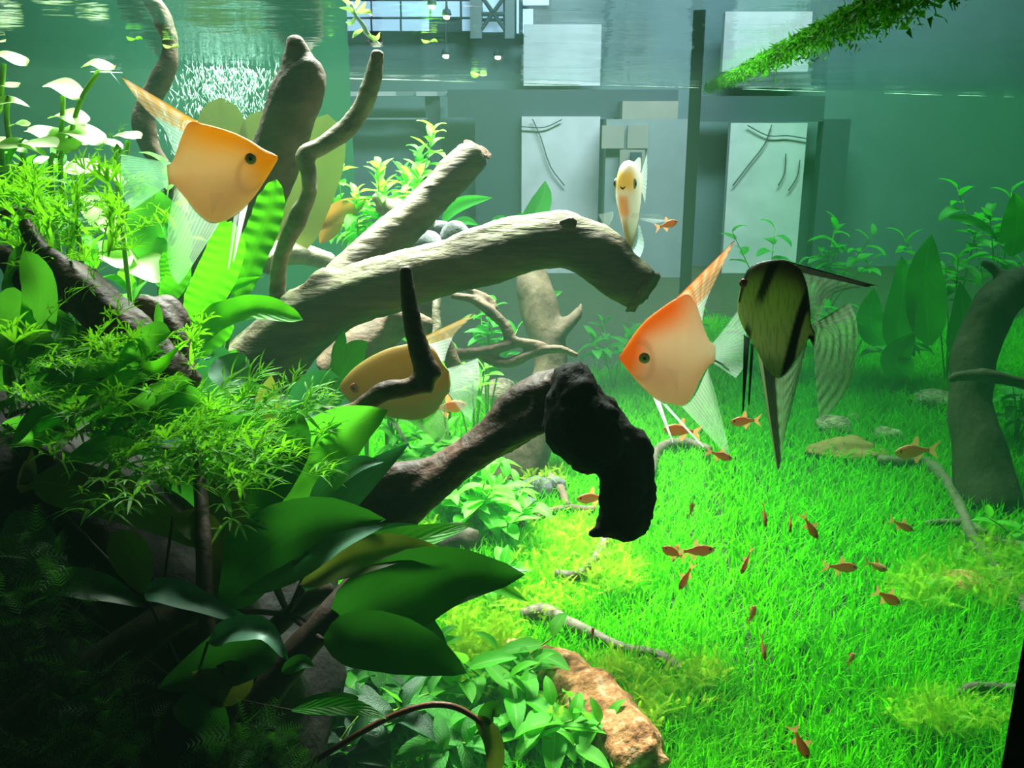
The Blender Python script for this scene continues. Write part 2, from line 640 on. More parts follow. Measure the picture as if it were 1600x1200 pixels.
M['bright'] = leaf_mat('bright_fern_leaf', (0.03, 0.36, 0.006), (0.10, 0.52, 0.01), (0.12, 0.5, 0.03), (0.17, 0.78, 0.012), 0.42, 0.42, 0.3, 9, 0.12, bump=0.7)
M['fern'] = leaf_mat('green_fern_leaf', (0.02, 0.24, 0.012), (0.06, 0.40, 0.02), (0.12, 0.40, 0.04), (0.2, 0.8, 0.04), 0.4, 0.38, 0.5, 8, 0.12, bump=0.6)
M['lace'] = leaf_mat('lace_fern_leaf', (0.04, 0.28, 0.006), (0.14, 0.40, 0.01), (0.2, 0.45, 0.05), (0.3, 0.85, 0.02), 0.42, 0.5, 0.2, 0, 0.0, bump=0.1)
M['broad'] = leaf_mat('dark_broad_leaf', (0.006, 0.055, 0.012), (0.014, 0.10, 0.02), (0.02, 0.04, 0.01), (0.06, 0.40, 0.02), 0.25, 0.42, 0.4, 6, 0.14, bump=0.35)
M['teal'] = leaf_mat('bluish_broad_leaf', (0.07, 0.22, 0.13), (0.15, 0.34, 0.22), (0.16, 0.34, 0.2), (0.06, 0.40, 0.08), 0.2, 0.45, 0.4, 7, 0.08, bump=0.4)  # pale sheen of glossy leaf tops, painted into the base colour
M['olive'] = leaf_mat('olive_old_leaf', (0.03, 0.05, 0.006), (0.07, 0.10, 0.012), (0.1, 0.1, 0.03), (0.3, 0.4, 0.04), 0.4, 0.45, 0.4, 6, 0.1, bump=0.4)
M['stauro'] = leaf_mat('light_green_leaf', (0.05, 0.40, 0.012), (0.13, 0.56, 0.03), (0.25, 0.65, 0.1), (0.3, 0.95, 0.05), 0.42, 0.45, 0.25, 5, 0.15, bump=0.3)
M['white_leaf'] = leaf_mat('pale_round_leaf', (0.42, 0.62, 0.20), (0.60, 0.75, 0.36), (0.7, 0.8, 0.5), (0.5, 0.95, 0.15), 0.35, 0.45, 0.4, 5, 0.2, bump=0.1)
M['brownleaf'] = leaf_mat('brown_oval_leaf', (0.12, 0.12, 0.035), (0.2, 0.2, 0.06), (0.15, 0.12, 0.05), (0.3, 0.4, 0.08), 0.4, 0.5, 0.3, 5, 0.2)
M['redleaf'] = leaf_mat('reddish_leaf', (0.25, 0.11, 0.03), (0.32, 0.2, 0.04), (0.3, 0.15, 0.05), (0.6, 0.3, 0.05), 0.4, 0.5, 0.3, 5, 0.2)
M['hazeleaf'] = leaf_mat('far_green_leaf', (0.01, 0.25, 0.01), (0.04, 0.36, 0.02), (0.1, 0.4, 0.06), (0.1, 0.8, 0.04), 0.4, 0.5, 0.3, 5, 0.2)
M['stem'] = noisy('green_stem', (0.10, 0.36, 0.02), (0.25, 0.5, 0.05), 60, bump=0.1)
M['brown_stem'] = noisy('brown_stem', (0.035, 0.018, 0.012), (0.085, 0.045, 0.03), 60, bump=0.2)
M['red_stem'] = noisy('reddish_stem', (0.16, 0.05, 0.03), (0.28, 0.10, 0.05), 60, bump=0.2, rough=0.4)
M['skin'] = attr_mat('fish_skin', 0.42, 0.45, sss=0.4)
M['fin'] = attr_mat('fish_fin', 0.4, 0.4, fin=True)
M['eye_black'] = plain('fish_pupil', (0.004, 0.004, 0.005), 0.1, 0.8)
M['eye_gold'] = plain('fish_iris_gold', (0.85, 0.55, 0.18), 0.25, 0.7)
M['eye_red'] = plain('fish_iris_red', (0.65, 0.08, 0.03), 0.25, 0.7)
M['eye_silver'] = plain('fish_iris_silver', (0.5, 0.5, 0.45), 0.25, 0.7)
M['pane'] = clear_pane('clear_glass')
M['seal'] = plain('black_silicone', (0.004, 0.004, 0.005), 0.5, 0.3)
M['dim_seal'] = plain('blue_grey_silicone', (0.03, 0.06, 0.09), 0.5, 0.3)
M['water'] = water_mat('aquarium_water', (0.40, 0.92, 0.62), 0.14, (0.25, 0.9, 0.72), 0.15, -0.4)
M['water_side'] = water_mat('side_water', (0.20, 0.90, 0.42), 0.17, (0.08, 0.9, 0.32), 0.6, -0.35)
M['surface'] = surface_mat('water_surface')
M['bubble'] = plain('bubble_white', (0.4, 0.62, 0.55), 0.2, 0.6)
M['foam'] = plain('surface_film', (0.85, 0.95, 0.9), 0.3, 0.5)  # waterline glint painted as solid white; also the sprout root

# ------------------------------------------------------------------ the setting: tank, water, room behind
C0 = G(1090, 135, ZW)                        # back corner where the side pane starts
CL = G(-260, 98, ZW)                         # back pane running out of frame on the left
CR = G(1900, 160, ZW)                        # far end of the tank reflection, built as water beyond the side pane
e = Vector((math.sin(math.radians(7.4)), math.cos(math.radians(7.4)), 0))
FR = C0 - e * ((C0.y - 0.218) / e.y)         # front right corner
FL = Vector((-1.05, 0.218, 0))
FRR = Vector((1.9, 0.218, 0))

struct(obj('floor', *prism([(-1.3, 0.15, 0), (2.6, 0.15, 0), (2.6, 3.0, 0), (-1.3, 3.0, 0)], -0.06, 0.0), M['soil'], smooth=False))
obj_front = struct(obj('wall_front', *slab(FL, FRR, 0, 0.62, -0.008), M['pane'], smooth=False))
struct(obj('wall_back', *slab(C0, CL, 0, 0.60, -0.008), M['pane'], smooth=False))
struct(obj('wall_right', *slab(FR + e * 0.006, C0 - e * 0.006, 0, 0.62, -0.002), M['pane'], smooth=False))
struct(obj('wall_back.001', *slab(CR, C0, 0, 0.60, -0.008), M['pane'], smooth=False))
# silicone seams: the front right corner (black) and the back corner
struct(obj('trim_1', *slab(FR - e * 0.004 + Vector((0.0, 0, 0)), FR + e * 0.004 + Vector((0.022, 0.0, 0)), 0, 0.6, -0.012), M['seal'], smooth=False))
bc = C0 - e * 0.004
struct(obj('trim_2', *prism([bc + Vector((-0.014, 0.002, 0)), bc + Vector((0.006, -0.006, 0)), bc + Vector((0.008, 0.012, 0)), bc + Vector((-0.010, 0.014, 0))], 0, 0.62), M['dim_seal'], smooth=False))
# bodies of water
inn = lambda p, q, t: p + (q - p).normalized() * t
n1 = Vector((-e.y, e.x, 0)) * 0.006
water_main = obj('water', *prism([FL + Vector((0, .003, 0)), FR + n1 + Vector((0, .003, 0)), C0 + n1 + Vector((-.004, -.006, 0)), CL + Vector((0, -.004, 0))], 0.001, ZW - 0.002), M['water'], smooth=False)
tag(water_main, None, None, kind='structure')
water_far = obj('water.001', *prism([FR - n1 * 1.5 + Vector((0.003, .003, 0)), FRR + Vector((0, .003, 0)), CR, C0 - n1 * 1.5 + Vector((.004, -.004, 0))], 0.001, ZW - 0.002), M['water_side'], smooth=False)  # tank reflection in the side pane, built as a second body of water
tag(water_far, None, None, kind='structure')


def water_sheet():
    n, m_ = 110, 70
    xs, ys = np.linspace(-1.1, 1.9, n), np.linspace(0.23, 2.35, m_)
    V, idx, Fc = [], {}, []
    def inside(x, y):
        def left_of(p, q):
            return (q[0] - p[0]) * (y - p[1]) - (q[1] - p[1]) * (x - p[0]) > 0
        return (left_of(C0, CL) and x <= C0.x + .03) or (x > C0.x and left_of(CR, C0))
    P = np.array([(x, y, 0) for y in ys for x in xs])
    z = ZW + 0.0016 * noise3(P, 30, 3) + 0.0008 * noise3(P, 75, 4)
    P[:, 2] = z
    keep = np.array([inside(p[0], p[1]) for p in P])
    remap = -np.ones(len(P), dtype=int)
    remap[keep] = np.arange(keep.sum())
    for j in range(m_ - 1):
        for i in range(n - 1):
            q = (j * n + i, j * n + i + 1, (j + 1) * n + i + 1, (j + 1) * n + i)
            if all(keep[k] for k in q):
                Fc.append(tuple(int(remap[k]) for k in q))
    return P[keep], Fc


struct(obj('water_surface', *water_sheet(), M['surface']))
# waterline glints painted as pale strips along the back and side panes
def meniscus_glint(p, q, n, off, seed, cover=0.6):
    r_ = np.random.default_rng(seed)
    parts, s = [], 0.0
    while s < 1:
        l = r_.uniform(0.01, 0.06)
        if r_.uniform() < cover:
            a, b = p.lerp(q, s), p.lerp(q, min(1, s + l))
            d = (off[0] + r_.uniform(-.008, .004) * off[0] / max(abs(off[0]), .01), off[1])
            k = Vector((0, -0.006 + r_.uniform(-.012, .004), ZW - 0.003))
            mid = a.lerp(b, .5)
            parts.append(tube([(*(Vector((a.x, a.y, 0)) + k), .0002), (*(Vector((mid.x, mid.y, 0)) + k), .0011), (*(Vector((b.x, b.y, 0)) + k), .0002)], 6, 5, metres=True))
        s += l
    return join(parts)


struct(obj('trim_3', *meniscus_glint(CL, C0, 40, (0, 0), 2, .62), M['foam']))
struct(obj('trim_4', *meniscus_glint(C0, CR, 30, (0, 0), 5, .4), M['foam']))

# room behind the tank
YR = 2.75
M['room'] = noisy('dark_room_wall', (0.07, 0.125, 0.14), (0.09, 0.155, 0.17), 6, bump=0.05)
M['room_floor'] = plain('room_floor', (0.06, 0.09, 0.09), 0.8)
M['frame'] = plain('dark_beam', (0.03, 0.055, 0.07), 0.6)
M['post'] = plain('grey_post', (0.16, 0.22, 0.24), 0.6)
M['board'] = noisy('white_board', (0.34, 0.39, 0.41), (0.50, 0.55, 0.57), 7, bump=0.05, detail=3)
M['win'] = plain('daylit_window', (0.40, 0.55, 0.75), 0.5, emit=1.1)
M['bulb'] = plain('lamp_bulb', (1.0, 0.86, 0.68), 0.5, emit=6)
M['cab'] = noisy('grey_cabinet', (0.16, 0.21, 0.22), (0.20, 0.26, 0.27), 8, bump=0.02)
M['cab2'] = noisy('beige_carton', (0.20, 0.22, 0.19), (0.25, 0.27, 0.23), 8, bump=0.02)
M['twig'] = plain('thin_dark_twig', (0.05, 0.06, 0.065), 0.8)


def rect(x0, y0, x1, y1, yy, t=0.03):
    """a box whose face shows between pixels x0,y0 and x1,y1 on the upright plane yy"""
    a, b = R(x0, y1, yy), R(x1, y0, yy)
    return box((a.x, yy, a.z), (b.x, yy + t, b.z))


struct(obj('wall_far', *box((-3.2, YR + 0.12, -0.06), (3.8, YR + 0.17, 2.3)), M['room'], smooth=False))
M['teal_wall'] = noisy('teal_green_wall', (0.035, 0.19, 0.13), (0.05, 0.24, 0.17), 5, bump=0.02)
struct(obj('wall_left.001', *slab(G(560, 114, ZW) + Vector((-.02, .05, 0)), CL + Vector((-.03, .05, 0)), 0, .78, -.02), M['teal_wall'], smooth=False))
struct(obj('floor_room', *box((-3.2, 3.0, -0.06), (3.8, 3.05, 0.0)), M['room_floor'], smooth=False))
struct(obj('wall_left', *box((-3.25, 0.6, -0.06), (-3.2, YR + 0.17, 2.3)), M['room'], smooth=False))

# window band of the hall: daylit panes between dark glazing bars
w1 = struct(obj('window_1', *rect(560, -40, 742, 50, YR + .09, .02), M['frame'], smooth=False))
def glaze(x0, x1, y0, y1, par):
    p_ = obj('pane', *rect(x0 + 2, y0 + 2, x1 - 2, y1 - 2, YR + .08, .008), M['win'], par, smooth=False)
    p_['kind'] = 'structure'
for xa, xb in ((540, 580), (580, 626), (626, 672), (672, 720), (720, 737)):
    for ya, yb in ((-30, 0), (0, 28), (28, 50)):
        if (xa, ya) != (672, 28):
            glaze(xa, xb, ya, yb, w1)
w2 = struct(obj('window_2', *rect(750, -40, 790, 54, YR + .09, .02), M['frame'], smooth=False))
glaze(752, 788, -30, 30, w2)
glaze(752, 788, 32, 52, w2)
w3 = struct(obj('window_3', *rect(802, -40, 862, 54, YR + .09, .02), M['frame'], smooth=False))
glaze(805, 813, -20, 54, w3)
glaze(815, 860, -20, 10, w3)
glaze(815, 835, 12, 54, w3)
struct(obj('trim_5', *rect(735, -40, 752, 60, YR + .05, .03), M['post'], smooth=False))
struct(obj('trim_6', *rect(789, -40, 804, 60, YR + .05, .03), M['post'], smooth=False))
def bar(x0, y0, x1, y1, r_=.006, yy=YR + .055):
    a, b = R(x0, y0, yy), R(x1, y1, yy)
    return tube([(*a, r_), (*b, r_)], 6, 2, metres=True)
struct(obj('trim_7', *join([bar(752, -6, 789, 46), bar(789, -6, 752, 46), bar(752, 22, 789, 22)]), M['frame'], smooth=False))

# dark beams around the white boards
struct(obj('trim_8', *rect(700, 140, 1060, 183, YR, .05), M['frame'], smooth=False))
struct(obj('trim_9', *rect(745, 183, 814, 470, YR, .05), M['frame'], smooth=False))
struct(obj('trim_10', *rect(1085, 150, 1290, 190, YR, .05), M['frame'], smooth=False))
struct(obj('trim_11', *rect(1262, 186, 1330, 470, YR, .05), M['frame'], smooth=False))
for (x0, y0, x1, y1, lab, tw) in (
        (814, 182, 938, 575, 'tall white board with thin twigs across it, beyond the back glass', [[(815, 198), (850, 199), (878, 187)], [(832, 186), (845, 215), (860, 260), (882, 290)]]),
        (1118, 192, 1262, 575, 'white board with thin twigs, dim through the side glass', [[(1168, 196), (1200, 212), (1230, 212), (1262, 217)], [(1206, 195), (1195, 225), (1172, 255), (1145, 290)], [(1228, 240), (1226, 270), (1216, 290)], [(1250, 250), (1246, 275), (1232, 298)]])):
    t = thing('display_board', lab, 'board', R((x0 + x1) / 2, y1, YR))
    obj('board_panel', *rect(x0, y0, x1, y1, YR - .02, .03), M['board'], t, smooth=False)
    for k in tw:
        obj('twig', *tube([(*R(x, y, YR - .028), .0019) for x, y in k], 5, 10, metres=True), M['twig'], t)  # branch reflections on the boards, built as twigs
for (x0, y0, x1, y1, lab) in ((818, 38, 940, 134, 'pale square panel seen through the water surface, above the tall white board'),
                              (1128, 18, 1270, 112, 'pale square panel beside the mossy strip, above the side glass board')):
    t = obj('wall_panel', *rect(x0, y0, x1, y1, YR + .02, .03), M['board'], smooth=False)  # water surface reflections of the boards, built as solid panels
    tag(t, lab, 'panel')
cb = thing('cabinet', 'tall grey cabinet behind the face-on fish, beyond the back glass', 'cabinet', R(970, 470, YR - .25))
obj('cabinet_body', *rect(940, 186, 1078, 470, YR - .1, .2), M['cab'], cb, smooth=False)
for x0, x1 in ((926, 962), (966, 1000)):
    d_ = obj('door', *rect(x0 + 14, 196, x1 + 14, 232, YR - .115, .015), M['cab2'], cb, smooth=False)
obj('sign_plate', *rect(967, 234, 1008, 292, YR - .12, .02), M['cab2'], cb, smooth=False)
obj('socket', *rect(985, 238, 1003, 254, YR - .13, .01), M['frame'], cb, smooth=False)
cart = obj('carton', *rect(972, 158, 1060, 186, YR - .1, .2), M['cab2'], smooth=False)
tag(cart, 'flat beige carton lying on top of the grey cabinet', 'box')
for k, (x, y, lab) in enumerate(((675, 11, 'small warm lamp hanging before the hall window, the upper one'), (698, 27, 'small warm lamp hanging in a dark shade at the window foot'),
                                 (697, 88, 'small warm lamp on the dark wall below the window band'), (778, 90, 'small warm lamp on the wall beside the pale square panel'))):
    p = R(x, y, YR - .05 if k < 3 else YR + .105)
    t = thing('pendant_lamp', lab, 'lamp', p, 'lamps of the hall behind')
    obj('bulb', *lump(p, .010, .010, .007, 1, 0, 6), M['bulb'], t)
    V, Fc = tube([(p.x, p.y, p.z + .006, .014), (p.x, p.y, p.z + .02, .010), (p.x, p.y, p.z + .03, .003), (p.x, p.y, p.z + .12, .0015)], 10, 10, metres=True)
    obj('shade', V, Fc, M['frame'], t)
struct(obj('trim_12', *rect(560, 143, 700, 150, YR + .05, .03), M['post'], smooth=False))
for k, (x0, x1) in enumerate(((545, 566), (570, 618), (650, 682), (724, 760))):
    struct(obj('window_%d' % (4 + k), *rect(x0, 143, x1, 150, YR + .04, .01), M['board'], smooth=False))
struct(obj('trim_13', *rect(545, 184, 668, 187, YR + .05, .03), M['post'], smooth=False))
struct(obj('trim_14', *rect(672, 150, 686, 470, YR + .06, .03), M['frame'], smooth=False))

# ------------------------------------------------------------------ driftwood
def single(name, lab, parts, mat, voxel=None, group=None, cat='driftwood', ends=(), **kw):
    V, Fc = fuse(parts, voxel, **kw) if voxel else join(parts)
    base = Vector(V[V[:, 2].argmin()])
    if not ends:
        o = obj(name, V, Fc, mat, base=base)
        return tag(o, lab, cat, group)
    t = thing(name, lab, cat, base, group)
    obj('wood_body', V, Fc, mat, t)
    for nm, Ve, Fe, me in ends:
        obj(nm, Ve, Fe, me, t)
    return t


def disc(x, y, d, r, toward, seed=0, n=18, scale=(1, 1)):
    """a rough sawn or broken end face: a low ridged cap round pixel x, y that faces TOWARD (world direction)"""
    r_ = np.random.default_rng(seed)
    c_ = np.array(W(x, y, d))
    t = np.array(Vector(toward).normalized())
    a = np.cross(t, [0, 0, 1.0])
    a /= np.linalg.norm(a)
    b = np.cross(t, a)
    R0 = r * d / F
    V, Fc = [c_ + t * R0 * .22], []
    for i, f in enumerate((.45, .8, 1.0, 1.04)):
        for j in range(n):
            q = 2 * math.pi * j / n
            k = f * (1 + .09 * math.sin(3 * q + seed) + .05 * r_.normal())
            V.append(c_ + R0 * k * (math.cos(q) * a * scale[0] + math.sin(q) * b * scale[1]) + t * R0 * (.20 * (1 - f) + .05 * r_.normal() if i < 3 else -.12))
    for j in range(n):
        Fc.append((0, 1 + j, 1 + (j + 1) % n))
        for i in range(3):
            p, q = 1 + i * n + j, 1 + i * n + (j + 1) % n
            Fc.append((p, p + n, q + n, q))
    return V, Fc


# the big arching log with its pale fork
main = [tube([(360, 640, .86, 62), (400, 580, .85, 60), (450, 525, .84, 56), (520, 478, .83, 50), (600, 448, .82, 45), (680, 425, .81, 43), (760, 405, .80, 42), (830, 385, .80, 42),
              (890, 378, .80, 42), (930, 395, .80, 42), (965, 425, .80, 38), (988, 442, .80, 38), (1003, 453, .80, 37)], 20, 70, .07, 1, knots=7),
        tube([(660, 425, .80, 22), (720, 388, .80, 24), (790, 362, .80, 24), (850, 352, .80, 22), (888, 352, .80, 24), (905, 375, .80, 22)], 12, 26, .08, 2),
        tube([(500, 480, .84, 34), (545, 425, .87, 33), (600, 378, .89, 31), (660, 325, .91, 31), (705, 277, .92, 29), (742, 240, .93, 25)], 16, 34, .06, 3, knots=4),
        tube([(866, 385, .80, 40), (882, 362, .79, 28), (886, 346, .785, 17)], 14, 12, .08, 6),
        tube([(460, 520, .82, 25), (500, 440, .82, 18), (516, 424, .82, 9)], 10, 12, .1, 4),
        tube([(400, 560, .84, 50), (440, 620, .86, 44), (470, 690, .88, 40)], 14, 14, .08, 5)]
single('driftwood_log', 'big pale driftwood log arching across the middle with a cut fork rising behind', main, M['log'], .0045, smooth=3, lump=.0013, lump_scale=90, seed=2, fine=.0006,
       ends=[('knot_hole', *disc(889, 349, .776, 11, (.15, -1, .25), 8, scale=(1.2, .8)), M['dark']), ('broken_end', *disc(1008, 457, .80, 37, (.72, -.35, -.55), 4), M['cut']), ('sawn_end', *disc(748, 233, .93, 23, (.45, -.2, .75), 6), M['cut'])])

# dark log rising to the surface behind the left fish
single('driftwood_log', 'tall brown driftwood log slanting up to the water surface', [
    tube([(290, 500, .98, 44), (330, 420, .95, 42), (380, 340, .92, 42), (420, 270, .89, 40), (448, 195, .86, 40), (472, 128, .84, 35), (467, 95, .836, 26), (461, 68, .83, 17), (458, 57, .83, 11)], 18, 46, .09, 8, knots=4),
    tube([(455, 200, .855, 26), (485, 140, .835, 24), (494, 112, .83, 13)], 12, 16, .1, 9)], M['midbrown'], .004, smooth=2, lump=.0012, lump_scale=80, seed=4, fine=.0005)
# pale crooked branch
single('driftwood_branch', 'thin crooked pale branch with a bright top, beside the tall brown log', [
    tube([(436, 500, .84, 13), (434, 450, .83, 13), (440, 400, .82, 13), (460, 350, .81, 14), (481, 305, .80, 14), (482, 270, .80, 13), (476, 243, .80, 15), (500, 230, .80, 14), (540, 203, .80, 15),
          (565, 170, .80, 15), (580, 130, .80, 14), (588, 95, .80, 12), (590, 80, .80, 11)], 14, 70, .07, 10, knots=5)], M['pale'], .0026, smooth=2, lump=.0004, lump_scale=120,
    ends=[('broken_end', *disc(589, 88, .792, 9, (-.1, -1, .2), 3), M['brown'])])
# front L-shaped twig
single('driftwood_twig', 'dark elbow-shaped twig with a knobby joint in front of the yellow fish', [
    tube([(633, 416, .56, 12), (637, 455, .56, 13), (645, 505, .56, 15), (656, 550, .56, 17), (668, 580, .56, 20), (672, 592, .56, 24)], 14, 30, .06, 14, knots=2),
    tube([(672, 594, .56, 24), (640, 606, .56, 17), (600, 612, .565, 16), (575, 628, .57, 16), (550, 645, .575, 16), (515, 650, .58, 15), (470, 648, .60, 14)], 14, 30, .07, 15)], M['dark'], .0026, smooth=3, lump=.0005, lump_scale=120)
# front dark log with a slab-like end painted black for shade
single('driftwood_log', 'dark reddish driftwood log ending in a black upright lump, in front of the lawn', [
    tube([(520, 830, .58, 30), (560, 800, .58, 42), (620, 765, .57, 40), (690, 735, .57, 36), (760, 690, .565, 36), (820, 640, .56, 42), (880, 620, .55, 48)], 18, 40, .12, 16, knots=4),
    tube([(590, 850, .57, 24), (640, 795, .56, 26), (720, 725, .555, 24), (790, 680, .55, 24), (850, 650, .54, 26)], 14, 30, .1, 17)], M['dark'], .0035, smooth=2, lump=.001, lump_scale=90, seed=6, fine=.0005,
    ends=[('blackened_end', *fuse([
        tube([(893, 576, .525, 24), (898, 610, .52, 38), (906, 650, .52, 56), (924, 688, .52, 54), (945, 722, .52, 38)], 18, 30, .12, 18),
        tube([(955, 670, .53, 26), (975, 710, .53, 40), (980, 755, .53, 44), (975, 800, .53, 40), (972, 830, .535, 32)], 18, 30, .10, 23),
        tube([(940, 640, .535, 22), (972, 680, .53, 24), (1000, 720, .53, 20), (1010, 765, .53, 14), (1000, 815, .53, 14)], 14, 24, .1, 19),
        tube([(872, 630, .525, 18), (866, 665, .525, 17), (880, 700, .525, 18)], 10, 12, .1, 20),
        tube([(935, 832, .525, 10), (915, 832, .525, 5)], 8, 6, .1, 21),
        tube([(952, 632, .53, 6), (953, 618, .53, 6)], 8, 5, .1, 22),
        tube([(868, 595, .525, 10), (872, 578, .525, 8), (890, 575, .525, 8), (912, 577, .525, 10)], 8, 12, .15, 22)], .003, smooth=1, lump=.0026, lump_scale=130, seed=9, fine=.0013), M['black'])])
# trunk standing on the lawn
single('driftwood_log', 'grey brown trunk standing on the lawn behind the black lump', [
    tube([(800, 770, 1.12, 40), (826, 700, 1.13, 36), (846, 640, 1.14, 33), (860, 585, 1.15, 29), (856, 535, 1.16, 27), (845, 490, 1.17, 28), (836, 455, 1.18, 28), (828, 425, 1.19, 24)], 16, 36, .1, 24, knots=4),
    tube([(862, 540, 1.15, 14), (880, 515, 1.15, 11), (902, 490, 1.16, 9), (910, 475, 1.17, 5)], 10, 14, .12, 25)], M['trunk'], .0055, smooth=2, lump=.0012, lump_scale=60)
# branching twig in the middle distance
single('driftwood_branch', 'forked grey brown branch reaching over the lawn before the trunk', [
    tube([(706, 462, 1.05, 6), (740, 468, 1.05, 8), (770, 490, 1.05, 9), (790, 510, 1.05, 9), (800, 532, 1.05, 9), (825, 537, 1.05, 8), (850, 541, 1.05, 7)], 10, 34, .08, 26, knots=4),
    tube([(655, 545, 1.05, 14), (690, 552, 1.05, 12), (740, 552, 1.05, 10), (785, 542, 1.05, 9), (806, 536, 1.05, 8)], 10, 24, .1, 27),
    tube([(745, 550, 1.05, 8), (775, 565, 1.05, 9), (800, 566, 1.05, 9), (830, 553, 1.05, 8), (870, 545, 1.05, 7), (903, 556, 1.05, 5)], 10, 30, .08, 28, knots=3),
    tube([(726, 452, 1.06, 4), (745, 458, 1.06, 6), (765, 468, 1.06, 6), (776, 484, 1.06, 5)], 8, 16, .08, 29)], M['brown'], .0028, smooth=1)
single('driftwood_root', 'thick brown root lying under the arching log, behind the yellow fish', [
    tube([(520, 590, 1.0, 40), (570, 540, 1.0, 38), (620, 500, 1.02, 30), (670, 480, 1.04, 24)], 14, 24, .1, 30),
    tube([(610, 490, .99, 17), (660, 505, .99, 15), (690, 530, 1.0, 14), (712, 575, 1.0, 12)], 10, 20, .1, 31),
    tube([(500, 540, 1.02, 30), (560, 500, 1.03, 26), (640, 470, 1.05, 20)], 12, 20, .1, 32)], M['brown'], .004, smooth=2, lump=.001)
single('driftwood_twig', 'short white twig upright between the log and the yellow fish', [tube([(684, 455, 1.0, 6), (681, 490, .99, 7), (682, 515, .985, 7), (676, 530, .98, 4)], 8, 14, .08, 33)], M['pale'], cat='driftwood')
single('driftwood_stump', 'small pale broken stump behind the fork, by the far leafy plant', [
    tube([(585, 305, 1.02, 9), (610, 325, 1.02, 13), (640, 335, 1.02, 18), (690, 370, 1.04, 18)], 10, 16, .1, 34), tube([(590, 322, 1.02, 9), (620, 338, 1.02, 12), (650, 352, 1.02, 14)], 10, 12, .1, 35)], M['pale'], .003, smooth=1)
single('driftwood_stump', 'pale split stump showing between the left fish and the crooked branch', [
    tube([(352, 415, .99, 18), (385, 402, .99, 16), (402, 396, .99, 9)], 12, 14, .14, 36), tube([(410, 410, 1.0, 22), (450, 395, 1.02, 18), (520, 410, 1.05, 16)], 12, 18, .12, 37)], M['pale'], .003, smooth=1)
# stick in the back left; its top above the surface is a built reflection
single('driftwood_branch', 'wavy brown branch rising through the surface behind the left fish', [
    tube([(285, 340, .93, 14), (262, 275, .93, 14), (238, 235, .93, 15), (225, 190, .93, 17), (238, 150, .93, 18), (258, 110, .93, 16), (266, 75, .93, 14), (256, 35, .93, 15), (232, -10, .93, 14), (210, -50, .93, 12)], 12, 54, .12, 38, knots=4)], M['brown'], .0035, smooth=2)
# dark roots on the left
single('driftwood_root', 'dark brown root slanting down through the lace fern at the left edge', [
    tube([(38, 345, .58, 11), (58, 385, .575, 18), (100, 430, .57, 28), (160, 490, .56, 36), (220, 550, .56, 40), (280, 620, .56, 38)], 16, 40, .13, 40, knots=4),
    tube([(120, 420, .575, 14), (190, 478, .565, 16), (240, 525, .56, 17), (300, 600, .56, 18)], 12, 24, .1, 41),
    tube([(0, 390, .58, 22), (40, 440, .575, 20), (90, 500, .57, 20)], 12, 14, .1, 42)], M['dark'], .004, smooth=2, lump=.001)
single('driftwood_stump', 'dark knuckled stump with two rounded knobs above the lace fern', [
    tube([(214, 468, .61, 13), (232, 480, .61, 20), (255, 510, .61, 26), (275, 560, .61, 26), (290, 610, .61, 24)], 14, 20, .1, 43),
    tube([(243, 466, .62, 9), (262, 474, .62, 16), (280, 500, .62, 18), (290, 545, .62, 18)], 12, 18, .1, 44)], M['dark'], .003, smooth=2, lump=.0008)
# added dark stump filling shaded gaps and carrying the front plants; stems at its foot
single('driftwood_stump', 'massive dark stump under the front plants in the lower corner', [
    tube([(-60, 720, .62, 150), (60, 800, .60, 150), (180, 900, .58, 150), (300, 1000, .55, 140), (400, 1120, .52, 120)], 20, 40, .1, 46),
    tube([(420, 640, .72, 60), (440, 760, .70, 90), (440, 900, .66, 100), (430, 1060, .60, 100), (400, 1250, .54, 100)], 20, 40, .1, 47),
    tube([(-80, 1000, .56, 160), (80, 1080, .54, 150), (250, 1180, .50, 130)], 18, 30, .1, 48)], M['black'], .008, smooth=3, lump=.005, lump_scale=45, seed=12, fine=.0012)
single('driftwood_branch', 'brown straight branch slanting up through the dark lower corner', [tube([(-30, 1175, .42, 32), (90, 1090, .43, 32), (200, 1010, .44, 30), (300, 945, .46, 28)], 14, 30, .06, 50, knots=3)], M['brown_stem'])
single('driftwood_branch', 'slim brown branch standing upright in the dark lower corner', [tube([(352, 1230, .44, 15), (338, 1100, .44, 14), (322, 960, .45, 13), (318, 840, .47, 12), (312, 740, .50, 10), (310, 690, .52, 8)], 10, 30, .05, 51)], M['brown_stem'])
single('driftwood_branch', 'slim brown branch leaning right among the dark broad leaves', [tube([(340, 1230, .45, 26), (420, 1080, .46, 26), (500, 980, .47, 24), (570, 900, .49, 20)], 12, 30, .06, 52)], M['brown_stem'])
